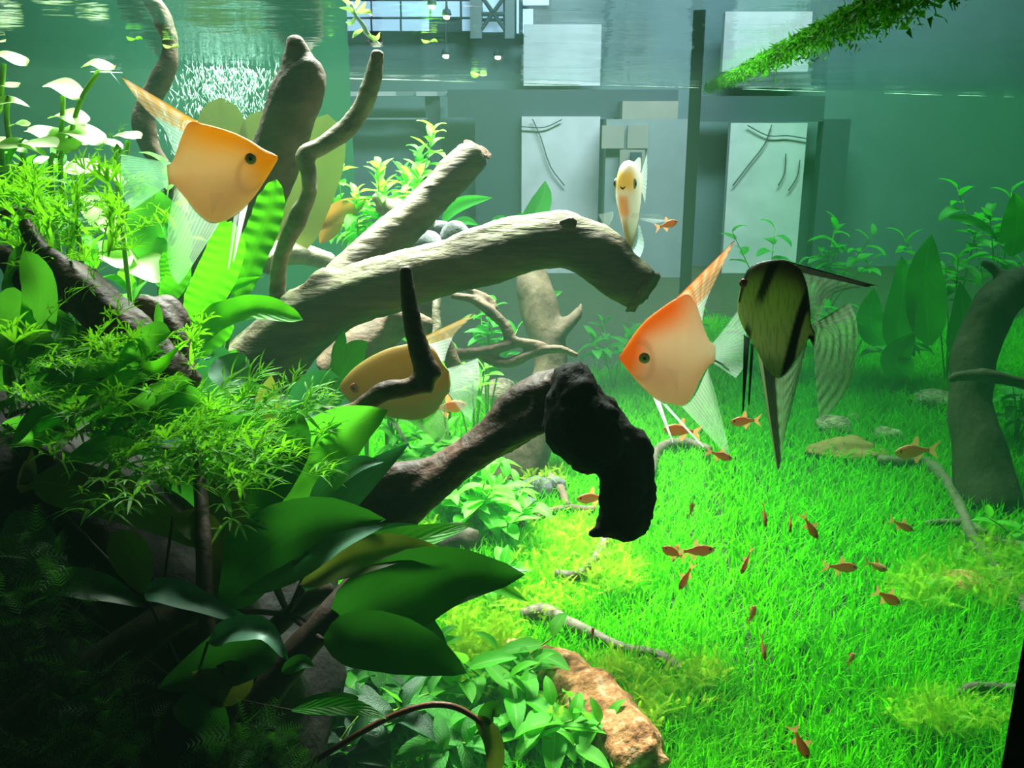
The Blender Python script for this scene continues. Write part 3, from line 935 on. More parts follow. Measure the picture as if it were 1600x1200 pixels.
# sticks on the lawn
for lab, pts, m_ in (
        ('bent grey stick on the lawn beside the black lump', [(990, 790, .80, 8), (1015, 740, .79, 8), (1025, 708, .785, 8), (1045, 694, .78, 8), (1075, 692, .78, 8), (1110, 703, .78, 6)], 'stick'),
        ('short curved grey stick below the black lump', [(868, 897, .70, 7), (900, 899, .70, 8), (920, 884, .70, 8), (937, 862, .70, 8), (948, 835, .70, 8)], 'stick'),
        ('long grey stick lying over the moss and lawn', [(815, 962, .56, 11), (850, 957, .56, 12), (885, 972, .555, 11), (925, 990, .55, 10), (975, 1014, .55, 10), (1020, 1022, .55, 9), (1045, 1033, .55, 9), (1064, 1048, .545, 9)], 'stick'),
        ('thin brown root hanging down behind the dark log', [(832, 700, .86, 6), (850, 735, .85, 7), (875, 762, .84, 7), (886, 790, .84, 6)], 'brown'),
        ('slender brown twig along the light green plants', [(800, 828, .80, 5), (840, 808, .80, 6), (880, 795, .80, 6), (930, 796, .80, 6)], 'brown'),
        ('curved stick beyond the side glass, running down to the right edge', [(1372, 718, 1.0, 8), (1410, 722, .99, 9), (1448, 724, .98, 9), (1475, 748, .96, 9), (1500, 792, .94, 9), (1520, 840, .92, 9), (1560, 895, .90, 10), (1615, 965, .88, 10)], 'stick'),
        ('thin forked-off twig crossing the curved stick beyond the side glass', [(1448, 817, .93, 4), (1490, 816, .93, 6), (1520, 822, .92, 6), (1555, 843, .92, 6), (1620, 856, .91, 6)], 'stick'),
        ('short thick stick end on the lawn beside the black seal', [(1492, 1086, .62, 8), (1520, 1076, .62, 10), (1560, 1076, .62, 10), (1640, 1084, .61, 10)], 'stick')):
    pts = [(x, y, gd(x, y, .018), r) for x, y, d, r in pts]
    V, Fc = tube(pts, 10, None, .1, int(pts[0][0]), knots=4)
    tag(obj('driftwood_stick', V, Fc, M[m_], base=Vector(V[V[:, 2].argmin()])), lab, 'stick')
# reflection of the trunk, built solid beyond the side pane
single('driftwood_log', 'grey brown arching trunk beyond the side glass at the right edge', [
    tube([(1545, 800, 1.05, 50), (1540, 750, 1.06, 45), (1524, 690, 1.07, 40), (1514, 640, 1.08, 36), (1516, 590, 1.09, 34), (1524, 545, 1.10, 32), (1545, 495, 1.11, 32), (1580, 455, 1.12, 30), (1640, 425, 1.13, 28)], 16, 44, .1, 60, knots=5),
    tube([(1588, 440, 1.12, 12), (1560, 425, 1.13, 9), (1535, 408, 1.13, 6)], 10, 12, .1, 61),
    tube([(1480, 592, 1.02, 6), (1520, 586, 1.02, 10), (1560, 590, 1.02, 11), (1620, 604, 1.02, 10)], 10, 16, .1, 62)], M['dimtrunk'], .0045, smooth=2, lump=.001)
gb = G(1318, 716)
V, Fc = lump((gb.x, gb.y, .012), .060, .030, .014, 4, .45, 16, 2.6)
tag(obj('stone', V, Fc, noisy('orange_brown_stone', (0.16, 0.09, 0.02), (0.36, 0.21, 0.06), 30, bump=.4), base=gb), 'flat orange brown stone sunk in the far lawn under the barred angelfish', 'stone')

# ------------------------------------------------------------------ stones
for lab, mat, pieces in (
        ('pile of rounded grey stones behind the fork of the big log', 'grey_rock', [(665, 385, 1.02, 34, 26), (690, 360, 1.03, 18, 16), (712, 372, 1.02, 26, 28), (655, 362, 1.03, 16, 12)]),
        ('low grey stones behind the dark log, on the lawn', 'grey_rock', [(800, 775, .90, 22, 20), (838, 765, .90, 26, 22), (866, 762, .91, 22, 20), (815, 790, .89, 26, 16)])):
    for k, (x, y, d, rx, rz) in enumerate(pieces):
        d = d if y < 500 else gd(x, y + rz)
        V, Fc = lump(W(x, y, d), rx * d / F, rx * d / F * .8, rz * d / F, k + int(x), .22, 12)
        lab2 = (' stone of the rounded grey pile behind the fork' if y < 500 else ' of the low grey stones behind the dark log')
        tag(obj('stone', V, Fc, M[mat], base=Vector(V[V[:, 2].argmin()])), ['front left', 'second', 'right-hand' if 0 else 'tallest', 'smallest'][k] + lab2, 'stone', lab)
for lab, mat, x, y, d, rx, rz, s in (
        ('cream banded stone on the lawn left of the trunk', 'cream_rock', 775, 583, 1.13, 36, 20, 1),
        ('cream banded stone beyond the side glass, beside the right trunk', 'cream_rock', 1460, 626, 1.25, 38, 18, 2),
        ('small cream stone under the barred fish tail', 'cream_rock', 1303, 668, 1.15, 26, 18, 3),
        ('white pebble above the orange bark', 'cream_rock', 1331, 655, 1.17, 14, 10, 4),
        ('cream pebble to the right of the barred fish, near the curved stick', 'cream_rock', 1386, 680, 1.1, 24, 13, 5),
        ('dark rounded stone behind the broad leaves, above the lawn', 'dark_rock', 712, 848, .60, 38, 34, 6),
        ('mossy brown stone on the far lawn beyond the side glass', 'orange_rock', 1505, 915, .80, 50, 22, 7)):
    d = min(gd(x, y + rz), 1.47 if x < 900 else 9)
    V, Fc = lump(W(x, y, d) if d != 1.47 else G(x, 614, .016), rx * d / F, rx * d / F * .8, rz * d / F, s, .3, 16)
    tag(obj('stone', V, Fc, M[mat], base=Vector(V[V[:, 2].argmin()])), lab, 'stone')


def slab_rock():
    """the long pitted orange stone: a tapering wedge"""
    V, Fc = tube([(x, y, gd(x, y, .016), r) for x, y, r in ((795, 1010, 14), (838, 1034, 30), (888, 1070, 44), (938, 1116, 54), (985, 1172, 52), (1008, 1212, 38))], 28, 60, .06, 71)
    V = np.asarray(V)
    V = V + (0.0045 * noise3(V, 110, 8) + .003 * noise3(V, 260, 9) - .004 * np.maximum(0, noise3(V, 190, 10) - .5))[:, None] * np.array([.5, -.5, .6])
    return V, Fc


V, Fc = slab_rock()
tag(obj('stone', V, Fc, M['orange_rock'], base=Vector(V[V[:, 2].argmin()])), 'long pitted orange stone half covered by moss at the bottom', 'stone')

# ------------------------------------------------------------------ fish
def interp(x, xs, ys):
    return np.interp(x, xs, ys)


def angelfish(lab, d, origin, yaw, stations, thick, fins, colour, eye, eye_mat, name='angelfish', pect=None, spine=None):
    """the fish's flat mid plane goes through pixel ORIGIN at depth D and is turned YAW about the upright axis; outlines are read off in that plane.
    stations: x, top y, bottom y from snout to tail root; fins: name, base points, edge points, colour function(u, v) -> rgba"""
    o0 = W(origin[0], origin[1], d)
    a = Vector((math.cos(yaw), math.sin(yaw), 0))           # along the body, towards picture right
    up = Vector((0, 0, 1))
    n = a.cross(up)
    eyep = Vector((0, 0, H))

    def plane(x, y):
        r = ray(x, y)
        t = (o0 - eyep).dot(n) / r.dot(n)
        p = eyep + r * t - o0
        return np.array([p.dot(a), p.dot(up)])

    A, U, N = np.array(a), np.array(up), np.array(n)
    root = thing(name, lab, 'fish', o0)
    st = np.array([[*plane(x, yt), *plane(x, yb)] for x, yt, yb in stations])
    ns, nt_ = 80, 48
    S_ = crom(st, ns)
    s = np.linspace(0, 1, ns)
    th_ = interp(s, np.linspace(0, 1, len(thick)), thick)
    L = abs(st[-1, 0] - st[0, 0])
    V, colr = [], []
    for i in range(ns):
        ax, zt, zb = S_[i, 0] * .5 + S_[i, 2] * .5, S_[i, 1], S_[i, 3]
        zc, hh = (zt + zb) / 2, (zt - zb) / 2
        for j in range(nt_):
            q = 2 * math.pi * j / nt_
            cz, sn = math.cos(q), math.sin(q)
            wide = th_[i] * L * np.sign(sn) * abs(sn) ** 1.25
            tt = (cz + 1) / 2
            V.append(np.array(o0) + A * (ax) + U * (zc + hh * cz) + N * wide)
            colr.append((*colour(s[i], tt), 1))
    Fc = []
    for i in range(ns - 1):
        for j in range(nt_):
            p, q = i * nt_ + j, i * nt_ + (j + 1) % nt_
            Fc.append((p, p + nt_, q + nt_, q))
    Fc.append(tuple(range(nt_)))
    Fc.append(tuple((ns - 1) * nt_ + k for k in range(nt_ - 1, -1, -1)))
    obj('body', V, Fc, M['skin'], root, col=colr)
    # eye on each flank
    ep = plane(eye[0], eye[1])
    er = eye[2] * d / F
    # local thickness at the eye
    i = int(np.argmin(abs(S_[:, 0] - ep[0])))
    zc, hh = (S_[i, 1] + S_[i, 3]) / 2, (S_[i, 1] - S_[i, 3]) / 2
    cz = np.clip((ep[1] - zc) / max(hh, 1e-5), -.98, .98)
    wd = th_[i] * L * (1 - cz * cz) ** .625
    for sgn in (1, -1):
        c_ = np.array(o0) + A * ep[0] + U * ep[1] + N * sgn * (wd - er * .12)
        def ball(rad, depth_, off):
            Vb, Fb = [], []
            nn, mm = 7, 16
            for u in range(nn + 1):
                al = math.pi / 2 * u / nn
                for v in range(mm):
                    be = 2 * math.pi * v / mm
                    Vb.append(c_ + N * sgn * (math.cos(al) * depth_ + off) + (A * math.cos(be) + U * math.sin(be)) * math.sin(al) * rad)
            for u in range(nn):
                for v in range(mm):
                    p, q = u * mm + v, u * mm + (v + 1) % mm
                    Fb.append((p, p + mm, q + mm, q))
            return Vb, Fb
        e_ = obj('eye', *ball(er, er * .45, 0), M[eye_mat], root)
        obj('pupil', *ball(er * .40, er * .3, er * .24), M['eye_black'], e_)
    # gill cover edge and mouth line
    for nm, base, edge, cf, wav in fins:
        P0 = np.array([plane(*p) for p in base])
        P1 = np.array([plane(*p) for p in edge])
        nu, nv = 34, 14
        B0, B1 = crom(P0, nu), crom(P1, nu)
        Vf, Cf, Ff = [], [], []
        for iu in range(nu):
            for iv in range(nv):
                u, v = iu / (nu - 1), iv / (nv - 1)
                q = B0[iu] * (1 - v) + B1[iu] * v
                off = wav * v * math.sin(u * 7 + v * 2.2) + .00035 * (1 if iu % 2 else -1) * min(1, v * 4)
                Vf.append(np.array(o0) + A * q[0] + U * q[1] + N * off)
                cc = cf(u, v)
                k = 1.0 if iu % 2 else .8
                Cf.append((cc[0] * k, cc[1] * k, cc[2] * k, min(1, cc[3] * (1.12 if iu % 2 else .9))))
        for iu in range(nu - 1):
            for iv in range(nv - 1):
                p = iu * nv + iv
                Ff.append((p, p + nv, p + nv + 1, p + 1))
        obj(nm, Vf, Ff, M['fin'], root, col=Cf)
    if pect:
        for (x, y, dx, dy, nn) in pect:
            p0 = plane(x, y)
            V_, F_, C_ = [], [], []
            for iu in range(9):
                for iv in range(6):
                    u, v = iu / 8 - .5, iv / 5
                    q = p0 + np.array(plane(x + dx, y + dy) - p0) * v
                    V_.append(np.array(o0) + A * q[0] + U * (q[1] + u * .014 * v) + N * (nn * (.002 + .010 * v) + wd * np.sign(nn)))
                    C_.append((.85, .9, .8, .07))
            for iu in range(8):
                for iv in range(5):
                    p = iu * 6 + iv
                    F_.append((p, p + 6, p + 7, p + 1))
            obj('pectoral_fin', V_, F_, M['fin'], root, col=C_)
    return root


def mixc(a, b, t):
    t = max(0.0, min(1.0, t))
    return tuple(x * (1 - t) + y * t for x, y in zip(a, b))


def sm(a, b, x):
    t = max(0.0, min(1.0, (x - a) / (b - a)))
    return t * t * (3 - 2 * t)


def gold_colour(head, flank, belly, reach=.9):
    def f(s, t):
        c_ = mixc(belly, flank, sm(.15, .6, t))
        k = max(sm(.62, .95, t) * (1 - sm(.45, reach, s)), 1 - sm(.12, .30, s - .12 * t))
        c_ = mixc(c_, head, k)
        g_ = math.hypot((s - .20) / .16, (t - .42) / .34)
        c_ = mixc(c_, (.50, .28, .20), .45 * math.exp(-((g_ - 1) / .12) ** 2) * (s > .22))
        c_ = mixc(c_, (.55, .36, .26), .4 * math.exp(-((s - .42) / .13) ** 2 - ((t - .3) / .2) ** 2))
        return c_
    return f


def streak_fin(base_c, streak, clear, band=.34, a0=.95, a1=.35):
    """a long fin: opaque coloured front rays with a broken streak, clear web behind"""
    def f(u, v):
        k = 1 - sm(band * .6, band, u)
        dots = .5 + .5 * math.sin(v * 30)
        if band * .35 < u < band * 1.3:
            c_ = mixc(streak, base_c, dots)
        else:
            c_ = mixc(clear, streak, k)
        return (*c_, a1 + (a0 - a1) * max(k, .5 * (1 - v)))
    return f


def web(c_, a, tip=None, tipc=None):
    def f(u, v):
        k = .75 + .25 * math.sin(v * 46)
        col_ = mixc(c_, tipc, v) if tipc else c_
        return (*[x * (.88 + .12 * k) for x in col_], a * (1 - .35 * v))
    return f


# right gold angelfish, facing left
angelfish('gold angelfish with an orange head facing left, in front of the barred angelfish', .60, (1045, 550), math.radians(-8),
          [(968, 557, 561), (978, 540, 574), (990, 521, 588), (1007, 500, 606), (1029, 482, 624), (1051, 467, 631), (1071, 460, 634), (1085, 478, 620), (1096, 508, 594), (1106, 530, 575), (1117, 540, 566)],
          [.005, .05, .085, .105, .115, .12, .11, .085, .055, .03, .018],
          [('dorsal_fin', [(1054, 468), (1066, 462), (1078, 470), (1088, 490), (1092, 508)], [(1146, 377), (1146, 380), (1122, 430), (1104, 470), (1096, 506)], streak_fin((.95, .62, .35), (.90, .25, .05), (.8, .9, .75), .5), .0),
           ('anal_fin', [(1064, 634), (1078, 628), (1090, 610), (1100, 588), (1107, 574)], [(1136, 710), (1140, 706), (1134, 680), (1122, 630), (1108, 582)], web((.72, .86, .62), .45, None, (.55, .85, .5)), .003),
           ('caudal_fin', [(1112, 538), (1116, 546), (1116, 556), (1114, 567)], [(1152, 484), (1166, 520), (1166, 560), (1150, 590)], web((.75, .92, .80), .38), .003),
           ('pelvic_fin', [(1020, 620), (1026, 624), (1032, 628)], [(1050, 690), (1051, 691), (1052, 690)], web((.85, .92, .85), .8), .0),
           ('pelvic_fin', [(1030, 626), (1036, 630), (1042, 632)], [(1098, 699), (1099, 699), (1100, 698)], web((.85, .92, .85), .55), .0),
           ('tail_streak', [(1113, 560), (1116, 562), (1117, 565)], [(1139, 573), (1139, 573.5), (1139, 574)], lambda u, v: (.02, .02, .02, .9), .0)],
          gold_colour((1.0, .30, .015), (1.0, .86, .68), (.92, .66, .48), .72), (1007, 556, 9), 'eye_gold', pect=[(1040, 570, 18, 14, 1), (1040, 570, 18, 14, -1)])
# left gold angelfish, facing right
angelfish('gold angelfish facing right in front of the tall brown log', .56, (345, 255), math.radians(10),
          [(434, 244, 249), (428, 240, 259), (414, 233, 280), (395, 220, 306), (372, 208, 329), (346, 199, 345), (322, 193, 347), (303, 191, 334), (290, 210, 317), (279, 236, 300), (270, 254, 289), (262, 257, 289)],
          [.005, .045, .08, .10, .112, .115, .11, .095, .07, .045, .025, .016],
          [('dorsal_fin', [(318, 195), (305, 196), (295, 202), (287, 222), (280, 240)], [(191, 120), (191, 122), (222, 165), (255, 200), (274, 244)], streak_fin((.95, .75, .55), (.92, .45, .06), (.65, .92, .75), .45), .0),
           ('anal_fin', [(345, 346), (325, 342), (305, 328), (290, 306), (276, 290)], [(286, 438), (276, 444), (264, 420), (263, 360), (272, 300)], web((.72, .9, .66), .5, None, (.5, .88, .45)), .003),
           ('caudal_fin', [(268, 254), (265, 263), (264, 276), (268, 287)], [(191, 240), (187, 265), (192, 300), (207, 328)], web((.42, .90, .50), .55), .003),
           ('pelvic_fin', [(388, 318), (382, 322), (375, 326)], [(366, 408), (365, 409), (364, 408)], web((.9, .95, .9), .85), .0),
           ('pelvic_fin', [(374, 328), (370, 330), (366, 332)], [(358, 420), (357, 421), (356, 420)], web((.9, .95, .9), .4), .0)],
          gold_colour((1.0, .55, .02), (1.0, .80, .52), (.92, .64, .40), .95), (393, 248, 9), 'eye_gold', pect=[(352, 300, -16, 16, 1), (352, 300, -16, 16, -1)])
# yellow angelfish behind the elbow twig, facing left
angelfish('yellow brown angelfish with a red eye behind the elbow-shaped twig', .74, (610, 590), math.radians(-14),
          [(531, 602, 607), (540, 590, 622), (556, 574, 634), (580, 558, 644), (608, 545, 652), (636, 538, 656), (660, 535, 654), (680, 548, 642), (692, 568, 624), (702, 580, 612)],
          [.006, .05, .085, .105, .115, .115, .10, .07, .04, .02],
          [('dorsal_fin', [(632, 540), (650, 536), (666, 537), (680, 548), (690, 566)], [(742, 489), (740, 493), (712, 520), (700, 545), (694, 566)], streak_fin((.5, .4, .25), (.55, .30, .05), (.75, .8, .7), .42, .95, .3), .0),
           ('caudal_fin', [(698, 576), (703, 588), (704, 602), (700, 614)], [(748, 558), (748, 590), (744, 628), (736, 660)], web((.65, .72, .62), .5), .003),
           ('anal_fin', [(636, 656), (655, 655), (672, 648), (686, 632), (696, 618)], [(702, 702), (706, 706), (704, 690), (702, 660), (698, 628)], web((.36, .42, .24), .6), .003),
           ('pelvic_fin', [(605, 651), (612, 654), (618, 655)], [(640, 700), (641, 702), (643, 702)], web((.42, .42, .34), .6), .0)],
          lambda s, t: mixc((.34, .32, .17), mixc((.44, .28, .08), (.40, .25, .06), sm(.5, .9, s)), sm(.1, .5, t)), (560, 602, 8), 'eye_red')


# barred angelfish on the right
def barred(s, t):
    base = mixc((.62, .68, .36), (.46, .62, .20), sm(.2, .7, t))
    base = mixc(base, (.09, .07, .04), sm(.72, .98, t) * (.5 + .5 * sm(.0, .2, s)))
    h = math.sin(s * 171.3 + t * 311.7) * math.sin(s * 77.1 - t * 203.1)
    if h > .55:
        base = mixc(base, (.10, .12, .04), .35)
    slant = s - .20 * (t - .5)
    for c_, wd, lo in ((.08, .055, .45), (.33, .045, .0), (.70, .075, -.2), (1.0, .06, -1)):
        k = (1 - sm(wd * .6, wd, abs(slant - c_))) if t > lo else 0
        if c_ == .33:
            k *= sm(.1, .3, abs(t - .38)) * .9 + .05
        base = mixc(base, (.012, .012, .01), k)
    return base


def dark_web(u, v):
    k = .5 + .5 * math.sin(v * 44 + u * 6)
    return (*mixc((.04, .07, .03), (.30, .42, .26), k), .80 if u < .2 else .35 + .3 * (1 - k))


def dark_lead(u, v):
    if u < .52:
        return (.025, .025, .018, .97)
    k = .5 + .5 * math.sin(v * 40 + u * 8)
    return (*mixc((.10, .17, .08), (.36, .48, .32), k), .30 + .35 * (1 - k))


def dark_anal(u, v):
    if .10 < u < .34:
        return (.015, .018, .012, .97)
    if u <= .10:
        return (.22, .28, .12, .95)
    k = .5 + .5 * math.sin(v * 40 + u * 8)
    return (*mixc((.05, .10, .04), (.28, .40, .22), k), .62 + .2 * (1 - k))


angelfish('dark barred angelfish with trailing black fins facing left, the rightmost of the angelfish', .50, (1215, 480), math.radians(-30),
          [(1153, 462, 486), (1158, 438, 500), (1166, 420, 515), (1178, 411, 532), (1192, 407, 556), (1210, 405, 585), (1228, 410, 590), (1245, 422, 568), (1256, 445, 548), (1262, 475, 535), (1266, 505, 530), (1272, 518, 542)],
          [.02, .08, .12, .14, .15, .15, .14, .12, .09, .06, .035, .02],
          [('dorsal_fin', [(1208, 405), (1232, 408), (1252, 424), (1260, 452), (1266, 500)], [(1372, 446), (1370, 447), (1358, 448), (1300, 462), (1274, 515)], dark_lead, .002),
           ('anal_fin', [(1180, 534), (1200, 552), (1225, 560), (1245, 554), (1262, 530)], [(1215, 733), (1217, 730), (1224, 690), (1242, 620), (1262, 540)], dark_anal, .002),
           ('caudal_fin', [(1266, 508), (1270, 518), (1272, 530), (1271, 543)], [(1330, 470), (1338, 520), (1328, 600), (1283, 664)], dark_web, .004),
           ('pelvic_fin', [(1162, 522), (1167, 526), (1172, 528)], [(1160, 642), (1161, 643), (1162, 640)], lambda u, v: (.015, .02, .015, .96), .0),
           ('pelvic_fin', [(1173, 536), (1176, 538), (1178, 540)], [(1169, 632), (1170, 633), (1171, 632)], lambda u, v: (.015, .03, .015, .9), .0)],
          barred, (1165, 441, 7), 'eye_red')


def front_fish():
    """the pale fish that comes head-on: the same body, built along the line of sight"""
    d = .78
    o0 = W(974, 290, d)
    a = Vector((.30, .94, .02)).normalized()          # snout to tail, away from the lens
    up = Vector((0, 0, 1))
    n = a.cross(up).normalized()
    A, U, N = np.array(a), np.array(up), np.array(n)
    k = d / F
    root = thing('angelfish', 'pale angelfish seen head-on above the end of the big log', 'fish', o0)
    L = .085
    st = [(-.03, .002, -.004), (.0, .010, -.010), (.08, .018, -.024), (.2, .020, -.040), (.35, .019, -.054), (.5, .016, -.060), (.65, .010, -.058), (.8, .006, -.045), (.9, .006, -.022), (1, .004, -.008)]
    st = crom(np.array(st), 36)
    th = np.interp(st[:, 0], [-.03, .0, .1, .25, .45, .7, .9, 1], [.0018, .0052, .0085, .0092, .0090, .006, .003, .0015])
    V, C_, Fc = [], [], []
    m = 28
    for i in range(36):
        x, zt, zb = st[i]
        for j in range(m):
            q = 2 * math.pi * j / m
            z = (zt + zb) / 2 + (zt - zb) / 2 * math.cos(q)
            wd = th[i] * np.sign(math.sin(q)) * abs(math.sin(q)) ** .8 * (1.0 if z > -.012 else max(.32, 1 - (-.012 - z) * 16))
            V.append(np.array(o0) + A * L * x + U * z + N * wd)
            c_ = (.93, .90, .84)
            c_ = mixc(c_, (.98, .60, .15), (1 - sm(.004, .013, abs(z - .004))) * (1 - sm(.02, .2, x)))
            c_ = mixc(c_, (.80, .32, .12), (1 - sm(.006, .014, abs(z + .018))) * (1 - sm(.3, .8, abs(wd) / .008)))
            c_ = mixc(c_, (.42, .28, .13), sm(.024, .036, -z) * (1 - sm(.2, .6, abs(wd) / .006)))
            C_.append((*c_, 1))
    for i in range(35):
        for j in range(m):
            p, q = i * m + j, i * m + (j + 1) % m
            Fc.append((p, p + m, q + m, q))
    Fc.append(tuple(range(m)))
    obj('body', V, Fc, M['skin'], root, col=C_)
    for sg in (1, -1):
        c_ = o0 + a * L * .10 + up * .001 + n * sg * .0080
        e_ = obj('eye', *lump(c_, .0022, .0030, .0046, 1, 0, 8), M['eye_silver'], root)
        obj('pupil', *lump(c_ + n * sg * .0008 - a * .0012, .0014, .0016, .0028, 1, 0, 7), M['eye_black'], e_)
    mo = np.array(o0) - A * L * .035 - U * .0018
    obj('mouth', *tube([(*(mo - N * .0022 + U * .0012), .0004), (*(mo - U * .0006), .0008), (*(mo + N * .0022 + U * .0012), .0004)], 6, 9, metres=True), M['eye_black'], root)

    def fan(nm, base, edge, c_, al):
        B0, B1 = crom(np.array(base), 22), crom(np.array(edge), 22)
        V, C_, Fc = [], [], []
        for i in range(22):
            for j in range(9):
                v = j / 8
                V.append(B0[i] * (1 - v) + B1[i] * v)
                C_.append((*c_, al * (1.15 if i % 2 else .8) * (1 - .3 * v)))
        for i in range(21):
            for j in range(8):
                p = i * 9 + j
                Fc.append((p, p + 9, p + 10, p + 1))
        obj(nm, V, Fc, M['fin'], root, col=C_)
    P = lambda x, y, dd: np.array(W(x, y, dd))
    fan('pectoral_fin', [P(985, 333, .80), P(985, 337, .80), P(985, 340, .80)], [P(1028, 334, .79), P(1040, 345, .785), P(1022, 349, .78)], (.85, .95, .95), .22)
    fan('pectoral_fin', [P(958, 330, .80), P(958, 335, .80), P(958, 340, .80)], [P(935, 335, .79), P(942, 350, .785), P(945, 366, .78)], (.85, .95, .95), .22)
    fan('anal_fin', [P(980, 350, .82), P(979, 370, .82), P(976, 405, .82)], [P(1000, 352, .86), P(1006, 385, .87), P(992, 418, .87)], (.72, .92, .82), .4)
    fan('pelvic_fin', [P(962, 385, .80), P(965, 390, .80), P(968, 395, .80)], [P(966, 425, .80), P(968, 428, .80), P(970, 425, .80)], (.85, .95, .9), .6)
    fan('pelvic_fin', [P(978, 385, .80), P(982, 390, .80), P(985, 395, .80)], [P(984, 430, .80), P(986, 432, .80), P(988, 428, .80)], (.85, .95, .9), .5)
    fan('dorsal_fin', [np.array(o0) + A * L * x + U * z for x, z in ((.45, .016), (.6, .012), (.85, .004))], [np.array(o0) + A * L * x + U * z for x, z in ((.8, .020), (.95, .018), (1.0, .008))], (.9, .92, .85), .6)
    fan('caudal_fin', [np.array(o0) + A * L * x + U * z for x, z in ((1, .004), (1, -.002), (1, -.008))], [np.array(o0) + A * L * x + U * z for x, z in ((1.35, .022), (1.42, -.002), (1.35, -.026))], (.8, .92, .85), .4)


front_fish()


# small orange tetras: one built, the rest copies
def tetra_meshes(tint):
    out = []
    xs = np.linspace(0, 1, 16)
    zt = np.interp(xs, [0, .12, .35, .6, .85, 1], [.01, .10, .17, .13, .06, .05])
    zb = -np.interp(xs, [0, .12, .35, .6, .85, 1], [.02, .12, .20, .14, .05, .05])
    w_ = np.interp(xs, [0, .12, .35, .6, .85, 1], [.01, .065, .085, .055, .02, .01])
    V, C_, Fc, m = [], [], [], 12
    for i in range(16):
        for j in range(m):
            q = 2 * math.pi * j / m
            V.append((xs[i] - .5, w_[i] * math.sin(q), (zt[i] + zb[i]) / 2 + (zt[i] - zb[i]) / 2 * math.cos(q)))
            t = (math.cos(q) + 1) / 2
            c_ = mixc(mixc(tint, (.75, .5, .3), .35 * (1 - t)), (.35, .12, .03), .4 * sm(.8, 1, t))
            C_.append((*c_, 1))
    for i in range(15):
        for j in range(m):
            p, q = i * m + j, i * m + (j + 1) % m
            Fc.append((p, p + m, q + m, q))
    Fc.append(tuple(range(m)))
    out.append(('body', V, Fc, 'skin', C_))

    def fin(pts):
        V = [(x, .0 if k % 2 else .004, z) for k, (x, z) in enumerate(pts)]
        return V, [tuple(range(len(V)))], [(tint[0], tint[1], tint[2], .75)] * len(V)
    for nm, pts in (('tail_fin', [(.48, .05), (.80, .24), (.66, 0), (.80, -.24), (.48, -.05)]), ('dorsal_fin', [(-.05, .15), (.05, .36), (.14, .34), (.18, .12)]),
                    ('anal_fin', [(.06, -.15), (.16, -.32), (.22, -.28), (.34, -.06)])):
        v, f, c_ = fin(pts)
        out.append((nm, v, f, 'fin', c_))
    V, Fc = [], []
    for sg in (1, -1):
        v, f = lump((-.36, sg * .062, .03), .04, .018, .04, 1, 0, 6)
        Fc += [tuple(i + len(V) for i in q) for q in f]
        V += list(map(tuple, v))
    out.append(('eyes', V, Fc, 'eye_black', None))
    return out


def tetra_proto():
    r_ = bpy.data.objects.new('tetra', None)
    COL.objects.link(r_)
    for nm, V, Fc, mt, C_ in tetra_meshes((.62, .25, .09)):
        if nm == 'eyes':
            h = len(V) // 2
            for k in range(2):
                fs = [tuple(i - k * h for i in f) for f in Fc if (f[0] >= h) == bool(k)]
                me = bpy.data.meshes.new('eye')
                set_mesh(me, V[k * h:(k + 1) * h], fs)
                me.materials.append(M[mt])
                o = bpy.data.objects.new('eye', me)
                COL.objects.link(o)
                o.parent = r_
            continue
        me = bpy.data.meshes.new(nm)
        set_mesh(me, V, Fc, None, C_)
        me.materials.append(M[mt])
        o = bpy.data.objects.new(nm, me)
        COL.objects.link(o)
        o.parent = r_
    return r_


